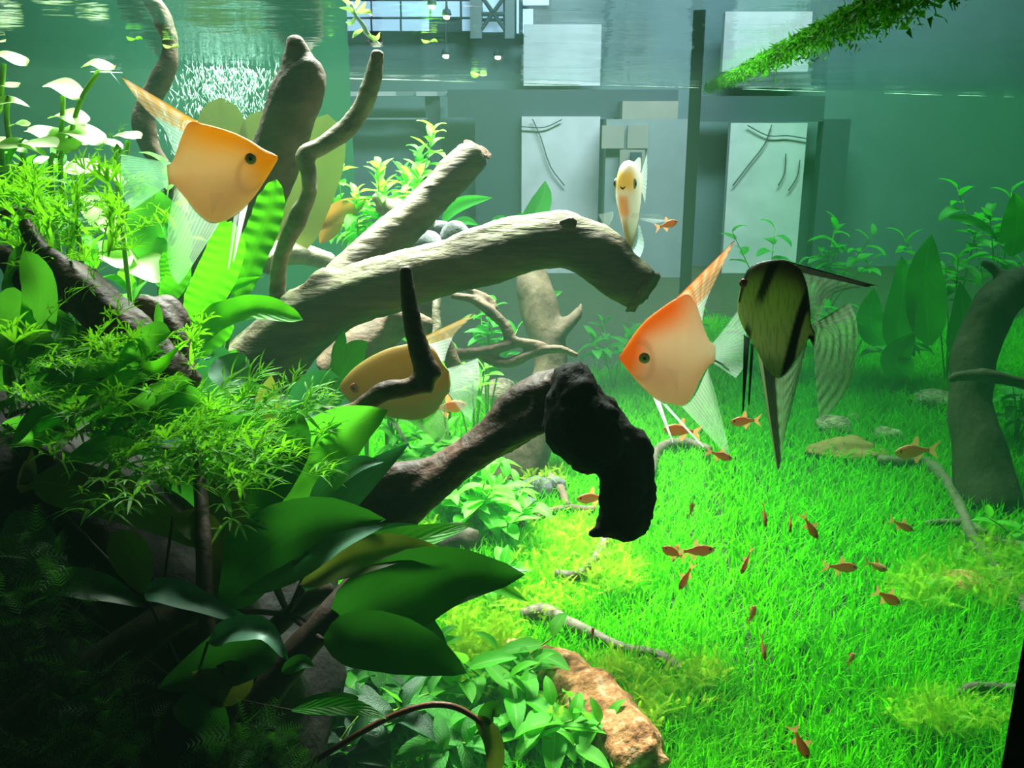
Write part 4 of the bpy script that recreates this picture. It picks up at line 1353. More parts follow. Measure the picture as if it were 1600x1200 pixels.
tproto = tetra_proto()
TET = [
    (1080, 795, .72, 30, 95, 65, 'small orange fish seen tail-on over the lawn, just right of the black lump'),
    (1195, 808, .66, 32, 100, -66, 'first of three small orange fish in a row, nearest the lawn edge'),
    (1235, 818, .66, 30, 80, -62, 'second of three small orange fish in a row below the barred angelfish'),
    (1268, 826, .66, 36, 140, -50, 'third of three small orange fish in a row, the plumpest'),
    (1165, 880, .66, 38, 50, -45, 'small orange fish at the lawn edge, under the row of three'),
    (1050, 862, .68, 40, 15, 30, 'small brownish fish with raised tail, in a pair over the lawn'),
    (1092, 860, .68, 48, 180, 5, 'small brownish fish facing right, in a pair over the lawn'),
    (1070, 905, .66, 38, 30, -55, 'small orange fish diving steeply over the lawn below the pair'),
    (926, 990, .53, 30, 85, 68, 'small reddish fish above the long grey stick'),
    (1175, 958, .62, 38, 100, 66, 'small pinkish fish at the lawn edge, between two others'),
    (1193, 1015, .60, 34, 100, -60, 'small orange fish at the lawn edge, lower than the pinkish one'),
    (1253, 1165, .55, 46, 150, -60, 'orange fish heading down at the lawn edge near the bottom'),
    (1390, 935, .66, 44, 190, -30, 'faint brown fish beyond the side glass, left of the mossy stone'),
    (1372, 885, .7, 34, 120, 5, 'faint brown fish beyond the side glass, above another brown fish'),
    (1318, 886, .72, 44, 175, 0, 'faint greenish brown fish beyond the side glass in the middle of the far lawn'),
    (1330, 1028, .62, 28, 100, 62, 'tiny reddish fish low over the far lawn'),
    (1412, 822, .78, 32, 160, -20, 'faint reddish fish beyond the side glass, left of the stick crossing'),
    (1128, 712, .78, 34, 170, -15, 'small orange fish under the gold angelfish tail fin'),
    (1160, 658, .80, 40, 10, 0, 'faint orange fish between the gold and the barred angelfish'),
    (1060, 672, .85, 50, 10, 10, 'brownish fish under the belly of the gold angelfish'),
    (922, 778, .84, 44, 10, 0, 'orange fish half hidden behind the black lump, above the slender twig'),
    (705, 635, .95, 50, 190, 5, 'brown fish under the cream stone, right of the yellow angelfish'),
    (1425, 705, .95, 60, 10, 0, 'blurred brown fish beside the curved stick end'),
    (1045, 350, .86, 30, 190, 15, 'small pale fish right of the head-on angelfish'),
]
for k, (x, y, d, px, yaw, pit, lab) in enumerate(TET):
    if k == 0:
        o = tproto
    else:
        o = tproto.copy()
        COL.objects.link(o)
        for ch in tproto.children:
            c_ = ch.copy()
            COL.objects.link(c_)
            c_.parent = o
    o.name = 'tetra'
    o['label'], o['category'], o['group'] = lab, 'fish', 'small orange fish'
    o.location = W(x, y, d)
    o.rotation_euler = (0, math.radians(pit), math.radians(yaw))
    s = px * d / F
    o.scale = (s, s, s * 1.15)

# ------------------------------------------------------------------ leaves
PROF = {
    'lance': ([0, .06, .2, .4, .6, .8, .93, 1], [.10, .35, .78, 1, .92, .58, .22, 0]),
    'ovate': ([0, .06, .18, .35, .55, .75, .92, 1], [.12, .5, .88, 1, .93, .66, .28, 0]),
    'strap': ([0, .06, .2, .5, .8, .94, 1], [.25, .6, .92, 1, .9, .5, 0]),
    'round': ([0, .05, .18, .4, .6, .82, .95, 1], [.2, .55, .9, 1, .98, .8, .45, 0]),
}


def blade(P, width, prof='lance', roll=0.0, cup=.25, wave=0.0, nu=6, nv=14, toward=None, seed=0, wfreq=16):
    """a leaf along the world points P; the blade faces TOWARD (a point) after turning ROLL about its own length"""
    r_ = np.random.default_rng(seed)
    C = crom(P, nv)
    T = np.gradient(C, axis=0)
    T /= np.linalg.norm(T, axis=1)[:, None]
    w_ = np.interp(np.linspace(0, 1, nv), *PROF[prof]) * width * .5
    V, uv = [], []
    eye_ = np.array(toward if toward is not None else (0, 0, H))
    ph = r_.uniform(0, 6.28)
    for i in range(nv):
        v = eye_ - C[i]
        v /= np.linalg.norm(v)
        sd = np.cross(T[i], v)
        sd /= np.linalg.norm(sd) + 1e-9
        nn = np.cross(sd, T[i])
        cr_, sr = math.cos(roll), math.sin(roll)
        s2, n2 = sd * cr_ + nn * sr, nn * cr_ - sd * sr
        for j in range(nu + 1):
            u = j / nu * 2 - 1
            k = cup * abs(u) ** 1.4 * w_[i] + wave * math.sin(i / nv * wfreq + (ph if u > 0 else ph + 2)) * abs(u) * width * .5
            V.append(C[i] + s2 * u * w_[i] + n2 * k)
            uv.append(((u + 1) / 2, i / (nv - 1)))
    Fc = []
    for i in range(nv - 1):
        for j in range(nu):
            p = i * (nu + 1) + j
            Fc.append((p, p + nu + 1, p + nu + 2, p + 1))
    return V, Fc, uv


def leaf(par, pts, wpx, mat, prof='lance', roll=0, cup=.25, wave=.0, name='leaf', stalk=None, stalk_mat='brown_stem', lab=None):
    P = np.array([W(*p) for p in pts])
    wd = wpx * np.mean([p[2] for p in pts]) / F
    fine = mat == 'bright' and len(pts) > 2
    V, Fc, uv = blade(P, wd, prof, math.radians(roll), cup, wave * (.5 if fine else 1), 8 if fine else 6, 40 if fine else 14, wfreq=44 + int(pts[0][0]) % 30 if fine else 16, seed=int(abs(pts[0][0]) * 7 + abs(pts[0][1])))
    o = obj(name, V, Fc, M[mat], par, uv=uv)
    if lab:
        o['label'] = lab
    if stalk:
        Vs, Fs = tube([(*stalk[0], stalk[-1])] + [(*q, stalk[-1]) for q in stalk[1:-1]] + [(*pts[0], stalk[-1] * .7)], 7, 14)
        obj('leaf_stalk', Vs, Fs, M[stalk_mat], par)
    return o


# dark broad-leaved plant in the lower middle
p = thing('broad_leaf_plant', 'large dark green broad-leaved plant below the dark log', 'plant', W(470, 1000, .52))
ROOT = (450, 960, .53)
leaf(p, [(345, 950, .50), (400, 870, .49), (490, 818, .48), (604, 812, .475)], 108, 'broad', 'ovate', 8, .3, .07, stalk=(ROOT, 5))
leaf(p, [(372, 930, .485), (450, 900, .475), (530, 850, .465), (606, 818, .46)], 46, 'teal', 'lance', 40, .2, .05)
leaf(p, [(430, 820, .57), (470, 750, .565), (530, 680, .56), (606, 640, .555)], 118, 'fern', 'ovate', 0, .2, .04, stalk=(ROOT, (430, 900, .55), 5))
leaf(p, [(385, 830, .555), (420, 760, .55), (460, 690, .545), (470, 640, .54)], 70, 'broad', 'lance', 10, .2, .02, stalk=(ROOT, 4))
leaf(p, [(475, 920, .50), (560, 870, .49), (650, 845, .485), (742, 818, .48)], 62, 'fern', 'lance', 35, .25, .03, stalk=(ROOT, 5))
leaf(p, [(470, 915, .48), (540, 880, .47), (620, 862, .465), (702, 862, .46)], 66, 'olive', 'lance', 30, .3, .05, stalk=(ROOT, 5))
leaf(p, [(520, 990, .47), (600, 945, .46), (700, 905, .455), (820, 898, .45)], 128, 'broad', 'ovate', 12, .3, .07, stalk=(ROOT, 5))
leaf(p, [(520, 960, .50), (620, 915, .495), (740, 890, .49), (824, 893, .485)], 60, 'teal', 'lance', 55, .2, .05)
leaf(p, [(505, 1000, .45), (580, 1000, .44), (660, 1020, .435), (730, 1052, .43)], 92, 'broad', 'ovate', 0, .3, .07, stalk=(ROOT, 5))
leaf(p, [(510, 950, .52), (580, 960, .515), (640, 990, .51), (700, 1010, .505)], 130, 'broad', 'ovate', 10, .1)
leaf(p, [(540, 870, .53), (580, 845, .525), (640, 835, .52), (690, 838, .515)], 44, 'teal', 'ovate', 25, .2)
leaf(p, [(500, 840, .55), (530, 790, .545), (580, 740, .54), (640, 692, .535)], 50, 'teal', 'lance', 15, .25, .05, stalk=(ROOT, 4))
leaf(p, [(480, 800, .53), (510, 760, .525), (555, 728, .52), (600, 722, .515)], 40, 'teal', 'lance', 30, .2, .04)
leaf(p, [(690, 880, .56), (720, 880, .558), (760, 905, .555), (824, 940, .55)], 46, 'stauro', 'ovate', 20)
leaf(p, [(560, 1090, .47), (500, 1100, .46), (450, 1105, .455)], 34, 'broad', 'lance', 10)
# stalks fan out of a rhizome
V, Fc = tube([(380, 1040, .54, 12), (430, 980, .535, 15), (480, 940, .53, 14), (520, 920, .53, 10)], 10, 20, .1, 3)
obj('rhizome', V, Fc, M['brown_stem'], p)

# leaves with a painted pale sheen at the lower left
p = thing('broad_leaf_plant', 'dark broad-leaved plant with two pale bluish leaves in the lower left', 'plant', W(300, 1050, .46))
R2 = (300, 1080, .47)
leaf(p, [(225, 925, .43), (262, 925, .425), (320, 945, .425), (404, 978, .43)], 46, 'teal', 'ovate', 25, .25, .08, stalk=(R2, 3))
leaf(p, [(325, 1003, .42), (370, 985, .415), (415, 990, .412), (450, 1032, .41)], 46, 'teal', 'ovate', 30, .3, .1, stalk=(R2, 3))
leaf(p, [(425, 985, .44), (390, 1010, .435), (330, 1040, .43), (246, 1076, .425)], 96, 'broad', 'ovate', 0, .3, .07, stalk=(R2, 3))
leaf(p, [(60, 915, .44), (110, 912, .435), (170, 925, .43), (226, 948, .43)], 54, 'broad', 'ovate', 25, .3, .07, stalk=(R2, 3))
leaf(p, [(380, 1035, .43), (350, 1070, .425), (300, 1050, .42)], 70, 'olive', 'ovate', 10, .2)
leaf(p, [(270, 1110, .42), (310, 1110, .42), (335, 1140, .42), (338, 1192, .42)], 60, 'broad', 'ovate', 0, .2, stalk=(R2, 3))
leaf(p, [(440, 1050, .43), (470, 1035, .43), (490, 1042, .43)], 26, 'broad', 'ovate', 20, .2)
leaf(p, [(455, 1110, .44), (510, 1105, .438), (560, 1108, .436), (606, 1124, .435)], 32, 'fern', 'lance', 30, .2, stalk=(R2, 3))
leaf(p, [(90, 1130, .42), (130, 1100, .42), (160, 1110, .42)], 34, 'broad', 'ovate', 20, .2)
# olive old leaves hanging at mid left
p = thing('broad_leaf_plant', 'olive brown old leaves hanging under the lace fern', 'plant', W(230, 880, .52))
R3 = (250, 960, .53)
leaf(p, [(50, 750, .52), (130, 765, .51), (230, 800, .505), (318, 860, .50)], 80, 'olive', 'ovate', 15, .2, .03, stalk=(R3, 3))
leaf(p, [(270, 808, .48), (305, 820, .475), (326, 850, .475), (334, 960, .48)], 54, 'olive', 'lance', 20, .25, .03, stalk=(R3, 3))
leaf(p, [(180, 830, .50), (210, 880, .495), (225, 930, .49)], 60, 'olive', 'ovate', 0, .2)
leaf(p, [(20, 800, .49), (60, 860, .485), (110, 900, .48)], 70, 'broad', 'ovate', 0, .2)
leaf(p, [(380, 880, .52), (350, 800, .52), (340, 740, .52)], 70, 'olive', 'lance', 0, .2)

leaf(p, [(250, 830, .60), (280, 790, .595), (310, 755, .59), (345, 735, .59)], 110, 'broad', 'ovate', 0, .2, .03)
leaf(p, [(180, 800, .61), (220, 770, .605), (270, 745, .60)], 90, 'olive', 'ovate', 0, .2, .03)
# leaves with a painted bluish sheen between the log and the lace fern
p = thing('broad_leaf_plant', 'bluish green broad leaves under the base of the big log', 'plant', W(440, 660, .62))
R4 = (400, 720, .63)
leaf(p, [(350, 640, .62), (335, 600, .615), (340, 560, .61), (332, 548, .61)], 60, 'teal', 'ovate', 10, .2, .03)
leaf(p, [(340, 560, .60), (365, 585, .598), (390, 600, .595)], 70, 'teal', 'ovate', 20, .2, .03)
leaf(p, [(350, 650, .59), (372, 620, .588), (405, 598, .585)], 26, 'teal', 'lance', 30, .2)
leaf(p, [(455, 640, .64), (480, 612, .635), (510, 596, .63), (532, 592, .625)], 48, 'teal', 'ovate', 20, .2, .06, stalk=(R4, 3))
leaf(p, [(425, 668, .58), (460, 652, .575), (500, 648, .572), (542, 656, .57)], 34, 'teal', 'ovate', 35, .2, .06, stalk=(R4, 3))
leaf(p, [(440, 720, .60), (470, 690, .598), (486, 660, .596)], 40, 'fern', 'lance', 0, .2)
leaf(p, [(425, 665, .60), (418, 630, .598), (424, 585, .595)], 40, 'olive', 'lance', 0, .2, .05)

# java fern: long crinkled leaves, lit from behind
p = thing('java_fern', 'bright crinkle-leaved fern standing in front of the big log base', 'plant', W(310, 560, .72))
B = (300, 590, .73)
leaf(p, [(298, 500, .72), (325, 455, .72), (350, 400, .715), (362, 345, .71)], 62, 'bright', 'strap', 0, .2, .12, stalk=(B, 4), stalk_mat='stem')
leaf(p, [(300, 540, .70), (340, 500, .695), (400, 482, .69), (474, 500, .685)], 44, 'bright', 'strap', 25, .3, .08, stalk=(B, 4), stalk_mat='stem')
leaf(p, [(310, 560, .71), (330, 520, .71), (350, 490, .705), (372, 480, .70)], 56, 'bright', 'lance', 0, .2, .08)
leaf(p, [(370, 470, .75), (395, 400, .755), (418, 340, .76), (432, 280, .765)], 52, 'bright', 'strap', 18, .2, .14, stalk=((350, 560, .74), 4), stalk_mat='stem')
leaf(p, [(300, 480, .74), (330, 460, .74), (370, 445, .735), (412, 432, .73)], 24, 'bright', 'lance', 25, .2, .05)
leaf(p, [(265, 470, .76), (268, 430, .76), (262, 390, .76)], 34, 'bright', 'strap', 0, .2, .05)
leaf(p, [(255, 470, .75), (280, 430, .75), (275, 380, .75)], 40, 'bright', 'strap', 20, .2, .05)
leaf(p, [(240, 440, .82), (250, 380, .82), (238, 330, .82), (225, 285, .82)], 96, 'fern', 'ovate', 0, .15, .06)
leaf(p, [(335, 470, .78), (350, 430, .78), (345, 370, .78), (350, 330, .78)], 20, 'bright', 'strap', 10, .2, .05)
leaf(p, [(340, 620, .70), (352, 580, .70), (370, 545, .70)], 50, 'fern', 'lance', 0, .2, .05)
p = thing('java_fern', 'long arching fern leaves in the shade at the left edge', 'plant', W(120, 700, .58))
B = (60, 720, .58)
leaf(p, [(58, 692, .56), (120, 635, .555), (210, 608, .55), (330, 628, .545)], 62, 'fern', 'strap', 10, .25, .03, stalk=(B, 4), stalk_mat='stem')
leaf(p, [(-10, 610, .56), (40, 560, .555), (100, 530, .55), (152, 520, .545)], 70, 'fern', 'lance', 10, .25, .08)
leaf(p, [(-20, 560, .54), (0, 520, .535), (30, 480, .53), (46, 470, .53)], 70, 'fern', 'strap', 0, .2, .03)
leaf(p, [(30, 600, .57), (80, 590, .565), (140, 560, .56), (160, 540, .555)], 50, 'fern', 'lance', 15, .2, .1)
leaf(p, [(75, 600, .55), (130, 606, .548), (180, 580, .545), (225, 575, .54)], 32, 'teal', 'lance', 25, .3, .1)
leaf(p, [(150, 585, .55), (190, 570, .545), (240, 578, .54), (282, 540, .535)], 34, 'bright', 'lance', 25, .3, .1)
leaf(p, [(200, 620, .56), (270, 660, .555), (350, 668, .55), (420, 660, .545)], 40, 'fern', 'strap', 20, .25, .06, stalk=(B, 3), stalk_mat='stem')
leaf(p, [(40, 720, .53), (44, 760, .53), (50, 700, .53)], 30, 'olive', 'lance', 0, .2)
leaf(p, [(15, 470, .57), (30, 430, .57), (38, 380, .57)], 40, 'fern', 'strap', 0, .2, .05)
leaf(p, [(25, 560, .54), (55, 520, .535), (62, 450, .53), (40, 390, .53)], 52, 'fern', 'strap', 5, .2, .04)
leaf(p, [(80, 480, .54), (100, 520, .535), (110, 560, .53)], 40, 'fern', 'lance', 5, .2, .1)
leaf(p, [(250, 540, .56), (248, 500, .56), (246, 470, .56)], 14, 'fern', 'lance', 0, .2)
leaf(p, [(100, 720, .52), (170, 700, .515), (250, 705, .51)], 40, 'fern', 'lance', 20, .2, .1)

r_ = np.random.default_rng(21)
for k in range(16):
    x, y, d = r_.uniform(-10, 200), r_.uniform(590, 730), r_.uniform(.53, .58)
    q = r_.uniform(-.9, .45)
    l = r_.uniform(90, 170)
    dx, dy = l * math.cos(q), l * math.sin(q)
    leaf(p, [(x, y, d), (x + dx * .35, y + dy * .35 - 14, d - .006), (x + dx * .7, y + dy * .7 - 12, d - .01), (x + dx, y + dy + 8, d - .012)], r_.uniform(24, 44), 'fern', 'lance' if k % 2 else 'strap', r_.uniform(-10, 45), .25, .09)
# sword-like leaf by the yellow fish
p = thing('sword_plant', 'small bright sword plant behind the yellow fish head', 'plant', W(530, 640, .80))
leaf(p, [(530, 610, .80), (538, 575, .80), (556, 548, .80), (574, 533, .80)], 46, 'bright', 'ovate', 0, .2, .03)
leaf(p, [(528, 590, .83), (530, 550, .83), (538, 515, .83)], 24, 'bright', 'lance', 0, .2)
leaf(p, [(555, 590, .81), (572, 570, .81), (588, 552, .81)], 14, 'bright', 'lance', 10, .2)
leaf(p, [(520, 640, .79), (530, 610, .79), (545, 600, .79)], 26, 'bright', 'lance', 10, .2)

# big brownish oval leaves in the back left
p = thing('oval_leaf_plant', 'big brownish oval leaves in the haze behind the tall brown log', 'plant', W(420, 420, 1.06))
leaf(p, [(330, 300, 1.0), (340, 250, 1.0), (346, 200, 1.0), (346, 152, 1.0)], 80, 'brownleaf', 'round', 0, .1)
leaf(p, [(395, 330, 1.01), (398, 280, 1.01), (404, 220, 1.01), (408, 172, 1.01)], 66, 'brownleaf', 'round', 0, .1)
leaf(p, [(450, 400, 1.02), (472, 320, 1.02), (500, 240, 1.02), (512, 178, 1.02)], 84, 'brownleaf', 'round', 0, .1)
leaf(p, [(490, 360, 1.04), (525, 335, 1.04), (552, 322, 1.04), (574, 310, 1.04)], 34, 'redleaf', 'lance', 10, .2, .05)
leaf(p, [(500, 380, 1.05), (520, 350, 1.05), (530, 330, 1.05)], 30, 'redleaf', 'lance', 0, .2)
leaf(p, [(550, 390, 1.08), (556, 360, 1.08), (554, 340, 1.08)], 30, 'hazeleaf', 'lance', 0, .2)

# far leaves rising behind the big log
p = thing('sword_plant', 'hazy sword-leaved plant rising behind the big log before the white board', 'plant', W(760, 400, 1.25))
leaf(p, [(690, 350, 1.15), (710, 325, 1.15), (735, 314, 1.15), (770, 309, 1.15)], 22, 'hazeleaf', 'lance', 10, .2)
leaf(p, [(770, 375, 1.25), (778, 350, 1.25), (788, 336, 1.25)], 24, 'hazeleaf', 'lance', 0, .2)
leaf(p, [(800, 380, 1.3), (830, 345, 1.3), (848, 310, 1.3), (852, 282, 1.3)], 36, 'hazeleaf', 'lance', 0, .2)
leaf(p, [(690, 360, 1.2), (725, 345, 1.2), (748, 352, 1.2)], 14, 'hazeleaf', 'lance', 10, .2)
leaf(p, [(795, 350, 1.25), (815, 340, 1.25), (825, 342, 1.25)], 14, 'hazeleaf', 'lance', 10, .2)
leaf(p, [(845, 475, 1.3), (862, 462, 1.3), (879, 455, 1.3)], 12, 'bright', 'lance', 0, .2)
# red-stemmed shoot arching over the bottom
p = thing('trailing_shoot', 'arching reddish shoot with an olive drooping leaf at the bottom edge', 'plant', W(480, 1195, .44))
V, Fc = tube([(470, 1205, .44, 5), (530, 1165, .44, 5), (600, 1125, .44, 5), (660, 1103, .44, 5), (705, 1103, .44, 5), (740, 1120, .44, 4.5), (752, 1135, .44, 4)], 8, 30)
obj('stem', V, Fc, M['red_stem'], p)
leaf(p, [(745, 1120, .44), (765, 1150, .438), (772, 1180, .436), (770, 1220, .435)], 34, 'olive', 'strap', 25, .3)
leaf(p, [(750, 1130, .445), (770, 1110, .44), (780, 1120, .44)], 30, 'broad', 'ovate', 10, .3)


# rosettes of pointed leaves that carpet the middle: plants share a few leaf meshes
def leaf_mesh(name, L, wd, prof, arc, mat, cup=.3, wave=.04, seed=0, stalk=.18):
    s = np.linspace(0, 1, 6)
    P = np.stack([L * (np.sin(s * arc) / max(arc, .01)), 0 * s, L * ((1 - np.cos(s * arc)) / max(arc, .01)) * -1 + 0 * s], 1)
    V, Fc, uv = blade(P, wd, prof, 0, cup, wave, 4, 9, toward=(L * .5, 0, 50.0), seed=seed)
    me = bpy.data.meshes.new(name)
    set_mesh(me, np.array(V), Fc, uv)
    me.materials.append(M[mat])
    return me


SHAPES = {}
for mt in ('stauro', 'hazeleaf', 'bright', 'fern', 'broad'):
    SHAPES[mt] = [leaf_mesh('leaf', 1.0, .42, 'ovate', a_, mt, seed=k) for k, a_ in enumerate((.5, .9, 1.25))]
    SHAPES[mt + '_n'] = [leaf_mesh('leaf', 1.0, .22, 'lance', a_, mt, seed=k) for k, a_ in enumerate((.4, .8, 1.2))]


def place(me, par, loc, yaw, pitch, rollv, s, name='leaf'):
    o = bpy.data.objects.new(name, me)
    COL.objects.link(o)
    o.parent = par
    o.location = Vector(loc) - origin_of(par)
    o.rotation_euler = (rollv, -pitch, yaw)
    o.scale = (s, s, s)
    return o


def bush(lab, base, height, spread, nleaf, L, shape, stem='stem', seed=0, name='leafy_plant', group=None, nst=4, top=.75):
    """several leafy shoots from one foot; every leaf is a part"""
    r_ = np.random.default_rng(seed + 500)
    base = Vector(base)
    t = thing(name, lab, 'plant', base, group)
    per = max(3, nleaf // nst)
    for k in range(nst):
        q = r_.uniform(0, 6.28)
        rr = spread * math.sqrt(r_.uniform(0.02, 1))
        tip = base + Vector((rr * math.cos(q), rr * math.sin(q), height * r_.uniform(.7, 1.05)))
        mid = base.lerp(tip, .5) + Vector((-.15 * rr * math.cos(q), -.15 * rr * math.sin(q), .08 * height))
        V, Fc = tube([(*base, .0013), (*mid, .0012), (*tip, .0007)], 5, 7, metres=True)
        obj('stem', V, Fc, M[stem], t)
        for i in range(per):
            f = 1 - (i / per) * top
            a = base.lerp(mid, f * 2) if f < .5 else mid.lerp(tip, f * 2 - 1)
            yaw = i * 2.4 + k + r_.uniform(-.4, .4)
            pit = r_.uniform(.1, .55) + .75 * (f > .93)
            place(random.choice(SHAPES[shape]), t, a, yaw, pit, r_.uniform(-.25, .25), L * r_.uniform(.75, 1.15) * (.7 if f > .93 else 1))
    return t


def plant_bush(lab, b_, h_, sp, nl, L, sh, seed):
    """rooted in the substrate: where the foot shows, else straight below the leaves"""
    x, y, d = b_
    g_ = gd(x, y)
    if y > 640:
        k = g_ / d
        bush(lab, G(x, y), h_ * k, sp * k, nl, L * k, sh, seed=seed, nst=5)
    else:
        q = W(x, y, d)
        bush(lab, (q.x, q.y, 0), h_ + q.z, sp, nl, L, sh, seed=seed, nst=5, top=min(.75, .95 * h_ / (h_ + q.z)))


BUSH = [
    ('bright leafy plant left of the low grey stones, under the dark log', (745, 845, .72), .060, .035, 40, .030, 'stauro'),
    ('bright leafy plant with the tallest shoots right under the dark log', (720, 820, .76), .055, .035, 30, .030, 'stauro'),
    ('leafy plant behind the dark stone, beside the slender twig', (790, 850, .72), .040, .035, 30, .026, 'stauro'),
    ('leafy plant between the yellow fish and the dark log', (640, 760, .84), .060, .045, 36, .030, 'stauro'),
    ('leafy plant right below the yellow fish tail', (700, 745, .90), .055, .04, 26, .028, 'stauro'),
    ('leafy plant above the left end of the long grey stick', (770, 930, .64), .035, .03, 24, .024, 'stauro'),
    ('leafy plant at the bottom edge left of the orange stone', (815, 1180, .475), .035, .035, 30, .027, 'stauro'),
    ('leafy plant just under the lowest dark broad leaf', (650, 1130, .50), .040, .04, 36, .028, 'stauro'),
    ('leafy plant under the arching reddish shoot', (700, 1190, .47), .030, .04, 34, .028, 'fern'),
    ('leafy plant at the bottom, below the dark broad-leaved root', (590, 1150, .48), .040, .035, 30, .028, 'fern'),
    ('leafy plant touching the foot of the orange stone', (900, 1190, .475), .028, .028, 24, .022, 'stauro'),
    ('leafy plant to the right of the arching shoot leaf', (770, 1110, .50), .040, .035, 30, .026, 'stauro'),
    ('shaded leafy plant in the lower corner under the stems', (520, 1210, .46), .035, .04, 24, .028, 'broad'),
    ('dark leafy plant at the foot of the massive stump, bottom edge', (560, 1190, .55), .05, .05, 30, .034, 'broad'),
    ('leafy plant in the shade under the lowest broad leaf, beside the stump', (600, 1100, .55), .04, .04, 30, .030, 'fern'),
    ('leafy plant at the right foot of the big log', (610, 560, 1.1), .04, .04, 24, .03, 'stauro'),
    ('hazy leafy plant before the trunk, above the forked branch', (760, 560, 1.25), .10, .06, 40, .034, 'hazeleaf'),
    ('hazy leafy plant left of the trunk on the far lawn', (700, 610, 1.2), .08, .06, 36, .034, 'stauro'),
    ('hazy leafy plant at the cream stone left of the trunk', (740, 605, 1.1), .03, .04, 22, .028, 'stauro'),
    ('far leafy stem plant left of the fork, lit from above', (590, 380, 1.10), .115, .080, 120, .036, 'stauro'),
    ('far leafy stem plant touching the fork of the log', (650, 330, 1.12), .07, .06, 80, .034, 'hazeleaf'),
    ('far leafy stem plant behind the broken stump', (555, 330, 1.06), .075, .05, 70, .032, 'stauro'),
]
for k, (lab, b_, h_, sp, nl, L, sh) in enumerate(BUSH):
    plant_bush(lab, b_, h_, sp, nl, L, sh, k)
FAR = [
    ('dim leafy plant beyond the side glass, left of the right trunk', (1420, 560, 1.5), .07, .10, 40, .05, 'hazeleaf'),
    ('dim leafy plant beyond the side glass, behind the barred fish dorsal fin', (1330, 520, 1.6), .07, .10, 30, .05, 'hazeleaf'),
    ('dim leafy plant at the right edge, behind the arching trunk', (1585, 700, 1.2), .09, .05, 30, .04, 'hazeleaf'),
    ('dim leafy plant high at the right edge, above the arching trunk', (1570, 420, 1.5), .12, .10, 44, .055, 'hazeleaf'),
    ('dim leafy plant beside the far round green plant', (1500, 440, 1.5), .10, .10, 40, .05, 'hazeleaf'),
    ('dim leafy plant at the far corner, under the twig-crossed board', (1200, 470, 1.75), .12, .10, 36, .05, 'hazeleaf'),
    ('dim leafy plant right of the twig-crossed board', (1280, 440, 1.7), .10, .10, 36, .05, 'hazeleaf'),
    ('dim leafy plant at the far lawn edge under the head-on angelfish', (960, 560, 1.5), .06, .08, 36, .04, 'hazeleaf'),
    ('dim leafy plant at the far lawn edge, right behind the gold angelfish', (1060, 545, 1.55), .07, .05, 36, .04, 'hazeleaf'),
    ('dim leafy plant behind the barred angelfish body', (1210, 545, 1.6), .06, .08, 40, .045, 'hazeleaf'),
    ('leafy plant on the bottom right, beyond the stick crossing', (1585, 860, .95), .04, .05, 24, .03, 'stauro'),
]
for k, (lab, b_, h_, sp, nl, L, sh) in enumerate(FAR):
    plant_bush(lab, b_, h_, sp, nl, L, sh, 60 + k)
p = thing('sword_plant', 'tall bright green broad leaves beyond the side glass, left of the right trunk', 'plant', W(1450, 560, 1.4))
for pts, wd, rl in (([(1452, 540, 1.4), (1448, 480, 1.4), (1446, 420, 1.4), (1456, 366, 1.4)], 76, 0), ([(1410, 560, 1.42), (1404, 510, 1.42), (1412, 450, 1.42), (1408, 400, 1.42)], 60, 10),
                    ([(1490, 560, 1.42), (1505, 500, 1.42), (1500, 440, 1.42)], 50, 0), ([(1380, 540, 1.45), (1360, 500, 1.45), (1366, 450, 1.45)], 56, 0), ([(1480, 340, 1.45), (1510, 342, 1.44), (1540, 356, 1.43), (1560, 378, 1.42)], 18, 20),
                    ([(1420, 590, 1.38), (1400, 560, 1.38), (1430, 520, 1.38)], 60, 0), ([(1580, 400, 1.4), (1590, 350, 1.4), (1585, 300, 1.4)], 60, 0)):
    leaf(p, pts, wd * .8, 'hazeleaf', 'ovate', rl, .2, .06)


# pale-leaved stem plants at the upper left
def stem_plant(lab, stems, mat_stem='stem'):
    b_ = stems[0][0][0]
    t = thing('stem_plant', lab, 'plant', W(*b_), None)
    for pts, leaves in stems:
        q0 = W(*pts[0])
        V, Fc = tube([(q0.x, q0.y, 0, .002)] + [(*W(*q), .0020) for q in pts], 7, 22, metres=True)
        obj('stem', V, Fc, M[mat_stem], t)
        for (x, y, d, length, wd, dirx, tilt) in leaves:
            L = length * d / F
            p0 = np.array(W(x, y, d))
            dv = np.array([dirx, .5 * math.sin(x * 3.1 + y), tilt])
            dv /= np.linalg.norm(dv)
            P = np.array([p0 - dv * L * .5, p0 + np.array([0, 0, L * .05]), p0 + dv * L * .5 - np.array([0, 0, L * .08])])
            V, Fc, uv = blade(P, wd * d / F, 'round', 0, .15, .10, toward=(p0[0], p0[1] - .1, p0[2] + .35), seed=int(x + y), wfreq=7)
            obj('leaf', V, Fc, M['white_leaf'], t, uv=uv)


